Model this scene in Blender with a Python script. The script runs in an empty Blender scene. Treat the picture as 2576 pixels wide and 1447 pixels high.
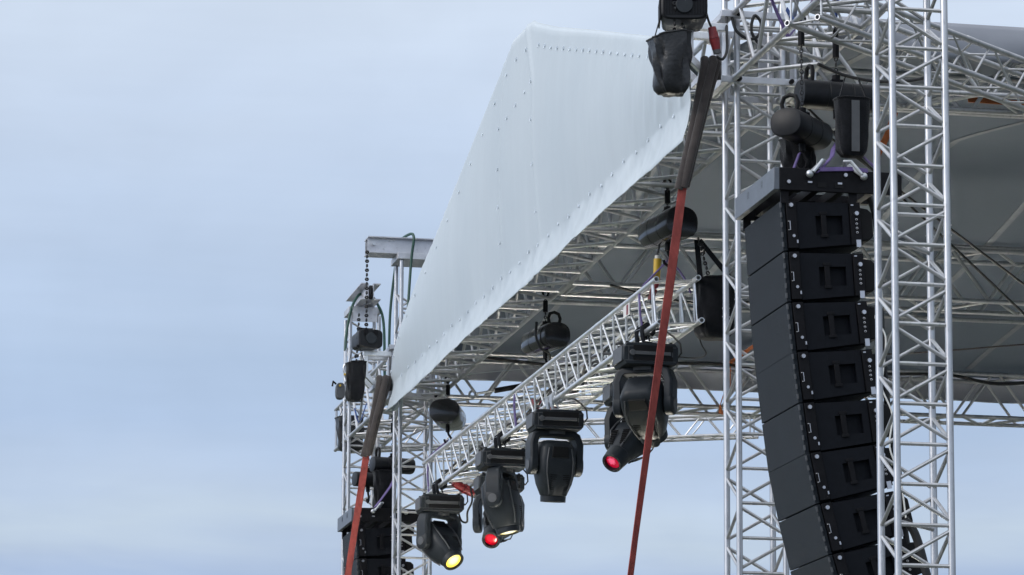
import bpy, math, random
from mathutils import Vector as V, Matrix as M
random.seed(7)
PI = math.pi
rad = math.radians
SC = bpy.context.scene
COL = SC.collection

# ------------------------------------------------------------------ camera, sky, sun, exposure
F_PX, TH, RO, AZ, PY = 9376.22, rad(9.38144), rad(.270464), rad(11.66696), 1013.92
EYE = V((0, 0, 1.7))
CF = V((math.sin(AZ)*math.cos(TH), math.cos(AZ)*math.cos(TH), math.sin(TH)))
R0 = V((math.cos(AZ), -math.sin(AZ), 0))
U0 = R0.cross(CF)
CR = R0*math.cos(RO) + U0*math.sin(RO)
CU = U0*math.cos(RO) - R0*math.sin(RO)
cam = bpy.data.cameras.new('camera')
cam.sensor_width = 36
cam.lens = F_PX/2576*36
cam.shift_y = (PY-723.5)/2576
cam.clip_start, cam.clip_end = .5, 5000
camo = bpy.data.objects.new('camera', cam)
COL.objects.link(camo)
mw = M.Identity(4)
for i in range(3):
    mw[i][0], mw[i][1], mw[i][2], mw[i][3] = CR[i], CU[i], -CF[i], EYE[i]
camo.matrix_world = mw
SC.camera = camo

SUN_EL, SUN_AZ = rad(24), rad(-104)          # azimuth measured from +Y towards +X: the sun stands to the left, low
world = bpy.data.worlds.new('World')
SC.world = world
world.use_nodes = True
wt = world.node_tree
wt.nodes.clear()
def wn(t, **k):
    n = wt.nodes.new(t)
    for a, b in k.items():
        setattr(n, a, b)
    return n
wl = wt.links.new
out = wn('ShaderNodeOutputWorld')
bg = wn('ShaderNodeBackground')
bg.inputs['Strength'].default_value = .1
sky = wn('ShaderNodeTexSky', sky_type='NISHITA')
sky.sun_disc = False
sky.sun_elevation = SUN_EL
sky.sun_rotation = SUN_AZ
tc = wn('ShaderNodeTexCoord')
sep = wn('ShaderNodeSeparateXYZ')
wl(tc.outputs['Generated'], sep.inputs[0])
# a big soft noise bends the cloud layers, a stretched one streaks them
mp = wn('ShaderNodeMapping')
mp.inputs['Scale'].default_value = (6, 6, 24)
wl(tc.outputs['Generated'], mp.inputs[0])
n1 = wn('ShaderNodeTexNoise')
n1.inputs['Scale'].default_value = 1.0
n1.inputs['Detail'].default_value = 5
n1.inputs['Roughness'].default_value = .5
n1.inputs['Distortion'].default_value = .6
wl(mp.outputs[0], n1.inputs['Vector'])
mp2 = wn('ShaderNodeMapping')
mp2.inputs['Scale'].default_value = (7, 7, 62)
mp2.inputs['Location'].default_value = (3.3, 1.7, .4)
wl(tc.outputs['Generated'], mp2.inputs[0])
n2 = wn('ShaderNodeTexNoise')
n2.inputs['Scale'].default_value = 1.0
n2.inputs['Detail'].default_value = 4
wl(mp2.outputs[0], n2.inputs['Vector'])
def math_node(op, a, b=None, c=None):
    n = wn('ShaderNodeMath', operation=op)
    for i, v in enumerate((a, b, c)):
        if v is None:
            continue
        if isinstance(v, (int, float)):
            n.inputs[i].default_value = v
        else:
            wl(v, n.inputs[i])
    return n.outputs[0]
d1 = math_node('MULTIPLY_ADD', n1.outputs['Fac'], .05, -.025)
zz = math_node('ADD', sep.outputs['Z'], d1)
ramp = wn('ShaderNodeValToRGB')
wl(zz, ramp.inputs[0])
cr = ramp.color_ramp
stops = [(0.0, (.40, .50, .68)), (.10, (.36, .48, .72)), (.112, (.40, .52, .76)), (.120, (.49, .60, .79)), (.128, (.57, .68, .82)), (.138, (.50, .61, .79)), (.152, (.455, .58, .79)),
         (.172, (.475, .605, .815)), (.204, (.54, .66, .855)), (.236, (.61, .72, .895)), (.268, (.66, .76, .91)), (.45, (.88, .95, 1.05)), (1.0, (1.15, 1.2, 1.28))]
cr.elements[0].position, cr.elements[0].color = stops[0][0], (*stops[0][1], 1)
cr.elements[1].position, cr.elements[1].color = stops[-1][0], (*stops[-1][1], 1)
for p, c in stops[1:-1]:
    e = cr.elements.new(p)
    e.color = (*c, 1)
st = math_node('MULTIPLY_ADD', n2.outputs['Fac'], .20, .90)
dp = wn('ShaderNodeVectorMath', operation='DOT_PRODUCT')
wl(tc.outputs['Generated'], dp.inputs[0])
dp.inputs[1].default_value = (math.sin(SUN_AZ), math.cos(SUN_AZ), 0)
def mrange(a, b, c, d):
    n = wn('ShaderNodeMapRange', interpolation_type='SMOOTHSTEP')
    for k, v in zip(('From Min', 'From Max', 'To Min', 'To Max'), (a, b, c, d)):
        n.inputs[k].default_value = v
    wl(dp.outputs['Value'], n.inputs['Value'])
    return n.outputs[0]
sd_ = math_node('MULTIPLY', mrange(-.25, .9, 1, 1.6), mrange(-.95, -.56, .42, 1))
n4 = wn('ShaderNodeTexNoise')
n4.inputs['Scale'].default_value = 15
n4.inputs['Detail'].default_value = 5
n4.inputs['Distortion'].default_value = .4
wl(tc.outputs['Generated'], n4.inputs['Vector'])
st = math_node('MULTIPLY', st, math_node('MULTIPLY_ADD', n4.outputs['Fac'], .24, .88))
st1 = math_node('MULTIPLY', st, sd_)
st2 = math_node('MULTIPLY', st1, 10.0)
vs = wn('ShaderNodeVectorMath', operation='SCALE')
wl(ramp.outputs[0], vs.inputs[0])
wl(st2, vs.inputs['Scale'])
mixw = wn('ShaderNodeMix', data_type='RGBA')
mixw.inputs['Factor'].default_value = .93
wl(sky.outputs[0], mixw.inputs['A'])
wl(vs.outputs[0], mixw.inputs['B'])
wl(mixw.outputs['Result'], bg.inputs['Color'])
wl(bg.outputs[0], out.inputs[0])

sun = bpy.data.lights.new('sun', 'SUN')
sun.energy = 1.3
sun.angle = rad(14)
sun.color = (1, .93, .86)
suno = bpy.data.objects.new('sun', sun)
COL.objects.link(suno)
sd = V((math.sin(SUN_AZ)*math.cos(SUN_EL), math.cos(SUN_AZ)*math.cos(SUN_EL), math.sin(SUN_EL)))
suno.rotation_euler = sd.to_track_quat('Z', 'Y').to_euler()
suno.location = (-20, 10, 30)

SC.view_settings.view_transform = 'Standard'
SC.view_settings.look = 'None'
SC.view_settings.exposure = 0
SC.view_settings.gamma = 1
SC.render.engine = 'CYCLES'

# ------------------------------------------------------------------ materials
def mat(name, col, rough=.5, metal=0.0, noise=0.0, nscale=8.0, bump=0.0, bscale=60.0, rvar=0.0, emit=None, estr=0.0, stretch=None, coat=0.0, dirt=0.0, sheen=0.0, spec=.5):
    m = bpy.data.materials.new(name)
    m.use_nodes = True
    t = m.node_tree
    b = t.nodes['Principled BSDF']
    b.inputs['Base Color'].default_value = (*col, 1)
    b.inputs['Roughness'].default_value = rough
    b.inputs['Metallic'].default_value = metal
    b.inputs['Coat Weight'].default_value = coat
    b.inputs['Sheen Weight'].default_value = sheen
    b.inputs['Specular IOR Level'].default_value = spec
    L = t.links.new
    geo = t.nodes.new('ShaderNodeNewGeometry')
    src = geo.outputs['Position']
    if stretch:
        mpn = t.nodes.new('ShaderNodeMapping')
        mpn.inputs['Scale'].default_value = stretch
        L(src, mpn.inputs[0])
        src = mpn.outputs[0]
    if noise or rvar or dirt:
        n = t.nodes.new('ShaderNodeTexNoise')
        n.inputs['Scale'].default_value = nscale
        n.inputs['Detail'].default_value = 6
        n.inputs['Roughness'].default_value = .62
        L(src, n.inputs['Vector'])
        if noise:
            r = t.nodes.new('ShaderNodeValToRGB')
            r.color_ramp.elements[0].position = .3
            r.color_ramp.elements[1].position = .72
            r.color_ramp.elements[0].color = (*[max(0, c*(1-noise)) for c in col], 1)
            r.color_ramp.elements[1].color = (*[min(1, c*(1+noise*.6)) for c in col], 1)
            L(n.outputs['Fac'], r.inputs[0])
            last = r.outputs[0]
            if dirt:
                n3 = t.nodes.new('ShaderNodeTexNoise')
                n3.inputs['Scale'].default_value = nscale*4.3
                n3.inputs['Detail'].default_value = 3
                L(src, n3.inputs['Vector'])
                r3 = t.nodes.new('ShaderNodeValToRGB')
                r3.color_ramp.elements[0].position = .60
                r3.color_ramp.elements[1].position = .70
                L(n3.outputs['Fac'], r3.inputs[0])
                sc = t.nodes.new('ShaderNodeMath')
                sc.operation = 'MULTIPLY'
                sc.inputs[1].default_value = dirt
                L(r3.outputs[0], sc.inputs[0])
                mx = t.nodes.new('ShaderNodeMix')
                mx.data_type = 'RGBA'
                mx.inputs['B'].default_value = (*[c*.35 for c in col], 1)
                L(sc.outputs[0], mx.inputs['Factor'])
                L(last, mx.inputs['A'])
                last = mx.outputs['Result']
            L(last, b.inputs['Base Color'])
        if rvar:
            mr = t.nodes.new('ShaderNodeMapRange')
            mr.inputs['To Min'].default_value = max(.03, rough-rvar)
            mr.inputs['To Max'].default_value = min(1, rough+rvar)
            L(n.outputs['Fac'], mr.inputs['Value'])
            L(mr.outputs[0], b.inputs['Roughness'])
    if bump:
        n2_ = t.nodes.new('ShaderNodeTexNoise')
        n2_.inputs['Scale'].default_value = bscale
        n2_.inputs['Detail'].default_value = 3
        L(src, n2_.inputs['Vector'])
        bp = t.nodes.new('ShaderNodeBump')
        bp.inputs['Strength'].default_value = bump
        bp.inputs['Distance'].default_value = .01
        L(n2_.outputs['Fac'], bp.inputs['Height'])
        L(bp.outputs[0], b.inputs['Normal'])
    if emit:
        b.inputs['Emission Color'].default_value = (*emit, 1)
        b.inputs['Emission Strength'].default_value = estr
    return m

ALU = mat('brushed_aluminium', (.53, .535, .555), .34, .76, .20, 9, .06, 45, .10, dirt=.30, stretch=(1, 1, .35))
ALU2 = mat('brightened_aluminium', (.84, .845, .86), .33, .82, .18, 9, .08, 50, .12, dirt=.3)  # lamp light on the lighting truss is put into this paler base colour
PLATE = mat('aluminium_plate', (.56, .57, .61), .42, .45, .22, 5, .05, 60, .12, dirt=.4)
GALV = mat('galvanised_steel', (.55, .57, .60), .45, .9, .2, 30, 0, 1, .1)
BLACK = mat('black_powder_coat', (.013, .014, .017), .42, 0, .3, 12, .08, 180, .1, spec=.22)
GLOSS = mat('glossy_black_paint', (.012, .012, .014), .22, 0, .2, 9, .03, 30, .08, coat=.3)
RUBBER = mat('black_rubber', (.006, .006, .007), .6, spec=.22)
SEAMG = mat('seam_tape', (.20, .22, .25), .55, 0, .2, 6)
CLIPM = mat('clip_metal', (.72, .78, .84), .3, .25)
CLOTH = mat('black_fabric', (.009, .010, .013), .85, 0, .35, 25, .5, 260, sheen=.15, spec=.12)
PVCB = mat('black_coated_fabric', (.018, .019, .022), .42, 0, .3, 18, .35, 40, .1)
CHAIN = mat('chain_steel', (.035, .035, .038), .45, .6, .3, 60)
PLAST = mat('dark_plastic', (.017, .021, .026), .45, 0, .25, 14, .06, 300, .08, spec=.28)
FRAMEP = mat('sky_lit_black_steel', (.11, .125, .15), .4, .2, .15, 14, .05, 300)  # sky reflection on the black front bar is put into this grey
PLASTG = mat('grey_plastic', (.075, .078, .084), .5, 0, .2, 14, .05, 300)
GRILLE = mat('speaker_grille', (.020, .026, .034), .55, .0, .12, 6, .8, 900, spec=.16)
CABIN = mat('speaker_paint', (.0055, .0068, .0105), .6, 0, .2, 20, .2, 500, spec=.14)
RIG = mat('black_steel_rail', (.008, .008, .010), .5, .1, .3, 30, spec=.14)
STEEL = mat('zinc_steel', (.52, .52, .55), .32, .95)
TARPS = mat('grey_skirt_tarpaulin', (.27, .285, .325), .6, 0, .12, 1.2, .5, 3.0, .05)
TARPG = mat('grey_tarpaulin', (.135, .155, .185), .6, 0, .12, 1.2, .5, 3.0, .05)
def translucent(m, col, f):
    t = m.node_tree
    o = t.nodes['Material Output']
    tr = t.nodes.new('ShaderNodeBsdfTranslucent')
    tr.inputs['Color'].default_value = (*col, 1)
    mx = t.nodes.new('ShaderNodeMixShader')
    mx.inputs[0].default_value = f
    t.links.new(t.nodes['Principled BSDF'].outputs[0], mx.inputs[1])
    t.links.new(tr.outputs[0], mx.inputs[2])
    t.links.new(mx.outputs[0], o.inputs['Surface'])
translucent(TARPG, (.20, .24, .285), .40)
RED = mat('red_webbing', (.33, .060, .050), .75, 0, .42, 14, .4, 160, stretch=(1, 1, .6))
BROWN = mat('brown_sling_sleeve', (.050, .041, .039), .9, 0, .3, 14, .5, 180, sheen=.25)
PURP = mat('violet_webbing', (.11, .075, .22), .75, 0, .25, 20, .3, 200)
BLUEW = mat('blue_webbing', (.03, .07, .24), .75, 0, .25, 20, .3, 200)
ORANGE = mat('orange_webbing', (.42, .12, .035), .75, 0, .25, 20, .3, 200)
GREEN = mat('green_hose', (.012, .06, .045), .5)
REDP = mat('red_plastic', (.20, .014, .018), .45, 0, .15, 30)
WHITEP = mat('white_plastic', (.72, .72, .70), .5)
YELL = mat('yellow_plastic', (.62, .40, .03), .5)
CABLE = mat('black_cable', (.010, .010, .011), .5)
def lens_mat(name, mid, rim, estr, streak=0.0, rl=.09):
    m = mat(name, [c*.4 for c in rim], .15, coat=.6)
    t = m.node_tree
    b = t.nodes['Principled BSDF']
    tcn = t.nodes.new('ShaderNodeTexCoord')
    mp_ = t.nodes.new('ShaderNodeMapping')
    mp_.inputs['Scale'].default_value = (1/rl, 1/rl, 0)
    mp_.inputs['Location'].default_value = (.12, .18, 0)
    t.links.new(tcn.outputs['Object'], mp_.inputs[0])
    ln_ = t.nodes.new('ShaderNodeVectorMath')
    ln_.operation = 'LENGTH'
    t.links.new(mp_.outputs[0], ln_.inputs[0])
    no = t.nodes.new('ShaderNodeTexNoise')
    no.inputs['Scale'].default_value = 2.2
    no.inputs['Distortion'].default_value = 1.5
    t.links.new(mp_.outputs[0], no.inputs['Vector'])
    ma = t.nodes.new('ShaderNodeMath')
    ma.operation = 'MULTIPLY_ADD'
    ma.inputs[1].default_value = streak
    t.links.new(no.outputs['Fac'], ma.inputs[0])
    t.links.new(ln_.outputs['Value'], ma.inputs[2])
    r = t.nodes.new('ShaderNodeValToRGB')
    r.color_ramp.elements[0].position = .42+streak*.4
    r.color_ramp.elements[0].color = (*mid, 1)
    r.color_ramp.elements[1].position = .98+streak*.5
    r.color_ramp.elements[1].color = (*rim, 1)
    t.links.new(ma.outputs[0], r.inputs[0])
    t.links.new(r.outputs[0], b.inputs['Emission Color'])
    b.inputs['Emission Strength'].default_value = estr
    return m
LENSY = lens_mat('lit_yellow_lens', (1, .98, .70), (1, .80, .10), 1.2, .3)
LENSW = lens_mat('lit_warm_lens', (1, .97, .80), (1, .83, .30), 1.3)
LENSR = lens_mat('red_lens', (1, .03, .06), (.55, .0, .012), .8, .5, .07)
LENSP = lens_mat('pink_lens', (1, .16, .30), (.50, .0, .03), .8, .8, .07)
LABEL = mat('white_label', (.7, .7, .68), .6)

def tarp_white():
    m = bpy.data.materials.new('white_tarpaulin')
    m.use_nodes = True
    t = m.node_tree
    L = t.links.new
    b = t.nodes['Principled BSDF']
    b.inputs['Roughness'].default_value = .48
    geo = t.nodes.new('ShaderNodeNewGeometry')
    n = t.nodes.new('ShaderNodeTexNoise')
    n.inputs['Scale'].default_value = .55
    n.inputs['Detail'].default_value = 5
    L(geo.outputs['Position'], n.inputs['Vector'])
    r = t.nodes.new('ShaderNodeValToRGB')
    r.color_ramp.elements[0].position, r.color_ramp.elements[1].position = .3, .7
    r.color_ramp.elements[0].color = (.455, .515, .565, 1)
    r.color_ramp.elements[1].color = (.51, .565, .61, 1)
    L(n.outputs['Fac'], r.inputs[0])
    mps = t.nodes.new('ShaderNodeMapping')
    mps.inputs['Scale'].default_value = (1, 2.2, .5)
    L(geo.outputs['Position'], mps.inputs[0])
    ns = t.nodes.new('ShaderNodeTexNoise')
    ns.inputs['Scale'].default_value = 1.3
    ns.inputs['Detail'].default_value = 7
    ns.inputs['Roughness'].default_value = .65
    L(mps.outputs[0], ns.inputs['Vector'])
    rs_ = t.nodes.new('ShaderNodeMapRange')
    rs_.inputs['From Min'].default_value, rs_.inputs['From Max'].default_value = .35, .7
    rs_.inputs['To Min'].default_value, rs_.inputs['To Max'].default_value = .965, 1.01
    L(ns.outputs['Fac'], rs_.inputs['Value'])
    vm = t.nodes.new('ShaderNodeVectorMath')
    vm.operation = 'SCALE'
    L(r.outputs[0], vm.inputs[0])
    L(rs_.outputs[0], vm.inputs['Scale'])
    L(vm.outputs[0], b.inputs['Base Color'])
    mpn = t.nodes.new('ShaderNodeMapping')
    mpn.inputs['Scale'].default_value = (1, 2.6, .9)
    L(geo.outputs['Position'], mpn.inputs[0])
    n2_ = t.nodes.new('ShaderNodeTexNoise')
    n2_.inputs['Scale'].default_value = 1.6
    n2_.inputs['Detail'].default_value = 5
    L(mpn.outputs[0], n2_.inputs['Vector'])
    bp = t.nodes.new('ShaderNodeBump')
    bp.inputs['Strength'].default_value = .26
    bp.inputs['Distance'].default_value = .035
    L(n2_.outputs['Fac'], bp.inputs['Height'])
    L(bp.outputs[0], b.inputs['Normal'])
    return m
TARPW = tarp_white()

# ------------------------------------------------------------------ mesh helpers
def frame(d):
    d = d.normalized()
    a = V((0, 0, 1)) if abs(d.z) < .9 else V((0, 1, 0))
    x = a.cross(d).normalized()
    return x, d.cross(x)

class MB:
    def __init__(s):
        s.v, s.f = [], []
    def quad_ring(s, rings, cap=True, closed=False):
        n = len(rings[0])
        b = len(s.v)
        for r in rings:
            s.v += [tuple(p) for p in r]
        m = len(rings)
        for i in range(m if closed else m-1):
            for j in range(n):
                k = (j+1) % n
                i2 = (i+1) % m
                s.f.append((b+i*n+j, b+i*n+k, b+i2*n+k, b+i2*n+j))
        if cap and not closed:
            s.f.append(tuple(b+j for j in range(n))[::-1])
            s.f.append(tuple(b+(m-1)*n+j for j in range(n)))
    def tube(s, p0, p1, r, n=12, r1=None, cap=True):
        p0, p1 = V(p0), V(p1)
        x, y = frame(p1-p0)
        rs = []
        for p, q in ((p0, r), (p1, r1 if r1 is not None else r)):
            rs.append([p + (x*math.cos(2*PI*j/n) + y*math.sin(2*PI*j/n))*q for j in range(n)])
        s.quad_ring(rs, cap)
        return s
    def path(s, pts, r, n=8, closed=False, flat=1.0, up=None):
        pts = [V(p) for p in pts]
        m = len(pts)
        rings = []
        x = None
        for i, p in enumerate(pts):
            if closed:
                d = pts[(i+1) % m]-pts[i-1]
            else:
                d = pts[min(i+1, m-1)]-pts[max(i-1, 0)]
            d.normalize()
            if x is None:
                x = (V(up) - d*V(up).dot(d)).normalized() if up else frame(d)[0]
            else:
                x = (x - d*x.dot(d)).normalized()
            y = d.cross(x)
            rings.append([p + x*math.cos(2*PI*j/n)*r + y*math.sin(2*PI*j/n)*r*flat for j in range(n)])
        s.quad_ring(rings, True, closed)
        return s
    def box(s, c, sz, rot=None):
        c = V(c)
        b = len(s.v)
        for dx in (-.5, .5):
            for dy in (-.5, .5):
                for dz in (-.5, .5):
                    p = V((dx*sz[0], dy*sz[1], dz*sz[2]))
                    if rot is not None:
                        p = rot @ p
                    s.v.append(tuple(c+p))
        for q in ((0, 1, 3, 2), (4, 6, 7, 5), (0, 4, 5, 1), (2, 3, 7, 6), (0, 2, 6, 4), (1, 5, 7, 3)):
            s.f.append(tuple(b+i for i in q))
        return s
    def beam(s, p0, p1, w, h, up=(0, 0, 1)):
        p0, p1 = V(p0), V(p1)
        d = (p1-p0).normalized()
        x = d.cross(V(up)).normalized()
        y = x.cross(d)
        s.quad_ring([[p + x*a*w/2 + y*c*h/2 for a, c in ((-1, -1), (1, -1), (1, 1), (-1, 1))] for p in (p0, p1)])
        return s
    def prism(s, poly, a0, a1, f):
        """poly of 2-D points, extruded from a0 to a1; f(u, v, a) gives the 3-D point"""
        s.quad_ring([[V(f(u, w, a)) for u, w in poly] for a in (a0, a1)])
        return s
    def loft(s, secs):
        s.quad_ring(secs)
        return s
    def ring(s, c, R, r, nrm, n=18, k=6, sx=1.0):
        x, y = frame(V(nrm))
        s.path([V(c) + x*math.cos(2*PI*i/n)*R*sx + y*math.sin(2*PI*i/n)*R for i in range(n)], r, k, True)
        return s
    def ball(s, c, r, n=10, m=6):
        c = V(c)
        rings = []
        for i in range(m+1):
            a = -PI/2 + PI*i/m
            q = max(math.cos(a), .02)
            rings.append([c + V((math.cos(2*PI*j/n)*q, math.sin(2*PI*j/n)*q, math.sin(a)))*r for j in range(n)])
        s.quad_ring(rings)
        return s
    def ribbon(s, pts, w, t, wd):
        """webbing strap: centre line pts, width along wd"""
        pts = [V(p) for p in pts]
        m = len(pts)
        rings = []
        for i, p in enumerate(pts):
            d = (pts[min(i+1, m-1)]-pts[max(i-1, 0)]).normalized()
            x = V(wd) if not callable(wd) else V(wd(i/(m-1)))
            x = (x - d*x.dot(d)).normalized()
            y = d.cross(x)
            rings.append([p + x*w/2+y*t/2, p - x*w/2+y*t/2, p - x*w/2-y*t/2, p + x*w/2-y*t/2])
        s.quad_ring(rings)
        return s
    def chain(s, p0, p1, pitch=.036, wire=.0075, sag=0.0):
        p0, p1 = V(p0), V(p1)
        L = (p1-p0).length
        k = max(2, int(L/pitch))
        def P(t):
            q = p0.lerp(p1, t)
            q.z -= sag*4*t*(1-t)
            return q
        for i in range(k):
            a, b = P(i/k), P((i+1)/k)
            c = (a+b)/2
            d = (b-a).normalized()
            x, y = frame(d)
            w = x if i % 2 else y
            h, rr = pitch*.62-wire, pitch*.30
            pts = []
            for q in range(4):
                a2 = PI*q/3
                pts.append(c + d*(h-rr+math.sin(a2)*rr) + w*math.cos(a2)*rr)
            for q in range(4):
                a2 = PI + PI*q/3
                pts.append(c + d*(-(h-rr)+math.sin(a2)*rr) + w*math.cos(a2)*rr)
            s.path(pts, wire/1.5, 5, True)
        return s
    def sheet(s, grid):
        b = len(s.v)
        m, n = len(grid), len(grid[0])
        for r in grid:
            s.v += [tuple(p) for p in r]
        for i in range(m-1):
            for j in range(n-1):
                s.f.append((b+i*n+j, b+i*n+j+1, b+(i+1)*n+j+1, b+(i+1)*n+j))
        return s
    def mesh(s, name, material, smooth=35, off=(0, 0, 0)):
        me = bpy.data.meshes.new(name)
        o = V(off)
        me.from_pydata([tuple(V(p)-o) for p in s.v], [], s.f)
        me.materials.append(material)
        if smooth:
            me.polygons.foreach_set('use_smooth', [True]*len(me.polygons))
            me.set_sharp_from_angle(angle=rad(smooth))
        me.update()
        return me
    def islands(s):
        par = list(range(len(s.v)))
        def find(a):
            while par[a] != a:
                par[a] = par[par[a]]
                a = par[a]
            return a
        for f in s.f:
            for q in f[1:]:
                par[find(q)] = find(f[0])
        grp = {}
        for f in s.f:
            grp.setdefault(find(f[0]), []).append(f)
        res = []
        for fs in grp.values():
            m, ix = MB(), {}
            for f in fs:
                for q in f:
                    if q not in ix:
                        ix[q] = len(m.v)
                        m.v.append(s.v[q])
                m.f.append(tuple(ix[q] for q in f))
            res.append(m)
        return res
    def split(s, name, material, parent, **k):
        for m in s.islands():
            m.build(name, material, parent, **k)
    def build(s, name, material, parent=None, smooth=35, bevel=0, local=False, solid=0):
        """links the collected shapes as ONE object; world coordinates unless local"""
        off = (0, 0, 0)
        if parent is not None and not local:
            off = parent.get('_org', (0, 0, 0))
        o = bpy.data.objects.new(name, s.mesh(name, material, smooth, off))
        COL.objects.link(o)
        if parent is not None:
            o.parent = parent
            o['_org'] = tuple(off)
        if solid:
            md = o.modifiers.new('solid', 'SOLIDIFY')
            md.thickness = solid
            md.offset = 0
        if bevel:
            md = o.modifiers.new('bevel', 'BEVEL')
            md.width = bevel
            md.segments = 2
            md.limit_method = 'ANGLE'
            md.angle_limit = rad(40)
        return o

def tag(o, label, cat, group=None):
    o['label'] = label
    o['category'] = cat
    if group:
        o['group'] = group
    return o
def thing(name, label, cat, loc=(0, 0, 0), group=None):
    o = bpy.data.objects.new(name, None)
    o.empty_display_size = .1
    COL.objects.link(o)
    o.location = loc
    o['_org'] = tuple(loc)
    return tag(o, label, cat, group)

_unit = {}
def rod(name, parent, p0, p1, r, material, n=10):
    """one straight tube as an object of its own; all of a kind share a mesh"""
    key = (round(r, 4), material.name, n)
    if key not in _unit:
        _unit[key] = MB().tube((0, 0, 0), (0, 0, 1), r, n).mesh(name, material)
    p0, p1 = V(p0), V(p1)
    o = bpy.data.objects.new(name, _unit[key])
    COL.objects.link(o)
    o.parent = parent
    d = p1-p0
    x, y = frame(d)
    z = d.normalized()
    m = M.Identity(4)
    q = p0 - V(parent.get('_org', (0, 0, 0)))
    for i in range(3):
        m[i][0], m[i][1], m[i][2], m[i][3] = x[i], y[i], z[i]*d.length, q[i]
    o.matrix_local = m
    return o

def copy_tree(o, parent=None):
    c = o.copy()
    COL.objects.link(c)
    if parent is not None:
        c.parent = parent
        c.matrix_parent_inverse = M.Identity(4)
        c.matrix_local = o.matrix_local
    for ch in list(o.children):
        copy_tree(ch, c)
    return c

def kind(o, k):
    o['kind'] = k
    return o

# ------------------------------------------------------------------ the ground (below the frame)
GROUND = mat('worn_grass_and_gravel', (.09, .10, .075), .9, 0, .35, .4, .5, 6)
g = MB()
g.sheet([[(-1500, -500, 0), (1500, -500, 0)], [(-1500, 2500, 0), (1500, 2500, 0)]])
kind(g.build('ground', GROUND), 'structure')
DECK = mat('stage_deck_board', (.30, .29, .27), .6, 0, .2, 2, .1, 40)
dk = MB().box((12.0, 33.46, 1.1), (9.2, 13.6, .12))
kind(dk.build('stage_floor', DECK), 'structure')

# ------------------------------------------------------------------ towers
TX = 7.25
CC = .35
H = CC/2
def tower(label, X, Y, ztop, zlo, zhi, joints, phase, cat='truss tower'):
    t = thing('truss_tower', label, cat, (X, Y, 0), 'upright aluminium truss towers')
    r = .0232
    for sx in (-1, 1):
        for sy in (-1, 1):
            b = MB().tube((X+sx*H, Y+sy*H, .05), (X+sx*H, Y+sy*H, ztop), r, 20)
            for j in joints:
                for dz in (-.062, -.002, .058):
                    b.tube((X+sx*H, Y+sy*H, j+dz-.002), (X+sx*H, Y+sy*H, j+dz+.004), r+.0012, 20)
                for dz in (-.035, .03):
                    b.tube((X+sx*H-.032*sx*0, Y+sy*H-.0255, j+dz), (X+sx*H, Y+sy*H+.0255, j+dz), .006, 8)
                    b.tube((X+sx*H-.029, Y+sy*H, j+dz), (X+sx*H+.029, Y+sy*H, j+dz), .005, 8)
            b.build('chord', ALU, t)
    base = MB().box((X, Y, .03), (.7, .7, .04))
    base.build('base_plate', PLATE, t)
    rest = MB()
    bay = .256
    rb = .0128
    k = 0
    z = .25 + phase
    def put(nm, a, b_, vis):
        if vis:
            rod(nm, t, a, b_, rb, ALU, 10)
        else:
            rest.tube(a, b_, rb, 6)
    while z+bay < ztop-.05:
        vis = zlo < z+bay/2 < zhi
        e = .028
        up = k % 2 == 0
        # face towards the camera: rung + diagonal
        put('rung', (X-H, Y-H, z), (X+H, Y-H, z), vis)
        a, b_ = (-H, H) if up else (H, -H)
        put('brace', (X+a, Y-H, z+e), (X+b_, Y-H, z+bay-e), vis)
        put('brace', (X+b_, Y+H, z+e), (X+a, Y+H, z+bay-e), vis)
        put('brace', (X-H, Y+a, z+e), (X-H, Y+b_, z+bay-e), vis)
        put('brace', (X+H, Y+b_, z+e), (X+H, Y+a, z+bay-e), vis)
        if k % 7 == 3:
            put('brace', (X-H, Y-H, z+.02), (X+H, Y+H, z+.02), vis)
        for j in joints:
            if z < j-.09 < z+bay:
                put('rung', (X-H, Y-H, j+.085), (X+H, Y-H, j+.085), vis)
        z += bay
        k += 1
    o = rest.build('bracing', ALU, t)
    kind(o, 'stuff')
    return t
YP, YN, YF, YQ = 22.32, 26.22, 40.71, 43.77
tower('nearest silver truss tower, in front of the big speaker stack', TX-.035, YP, 10.1, 4.1, 7.9, (6.66, 8.66), .16)
tower('silver truss tower between the near speaker stack and the brown sling', TX, YN, 10.1, 4.6, 8.95, (6.9, 8.9), .05)
tower('slim silver truss tower at the far lower corner of the white tarpaulin', TX+.02, YF, 10.12, 6.2, 10.2, (7.02, 9.0), .1)
tower('farthest silver truss tower, behind the far speaker stack, with two channels on its cap', TX-.065, YQ, 10.05, 6.6, 10.2, (8.05,), .02)

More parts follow.
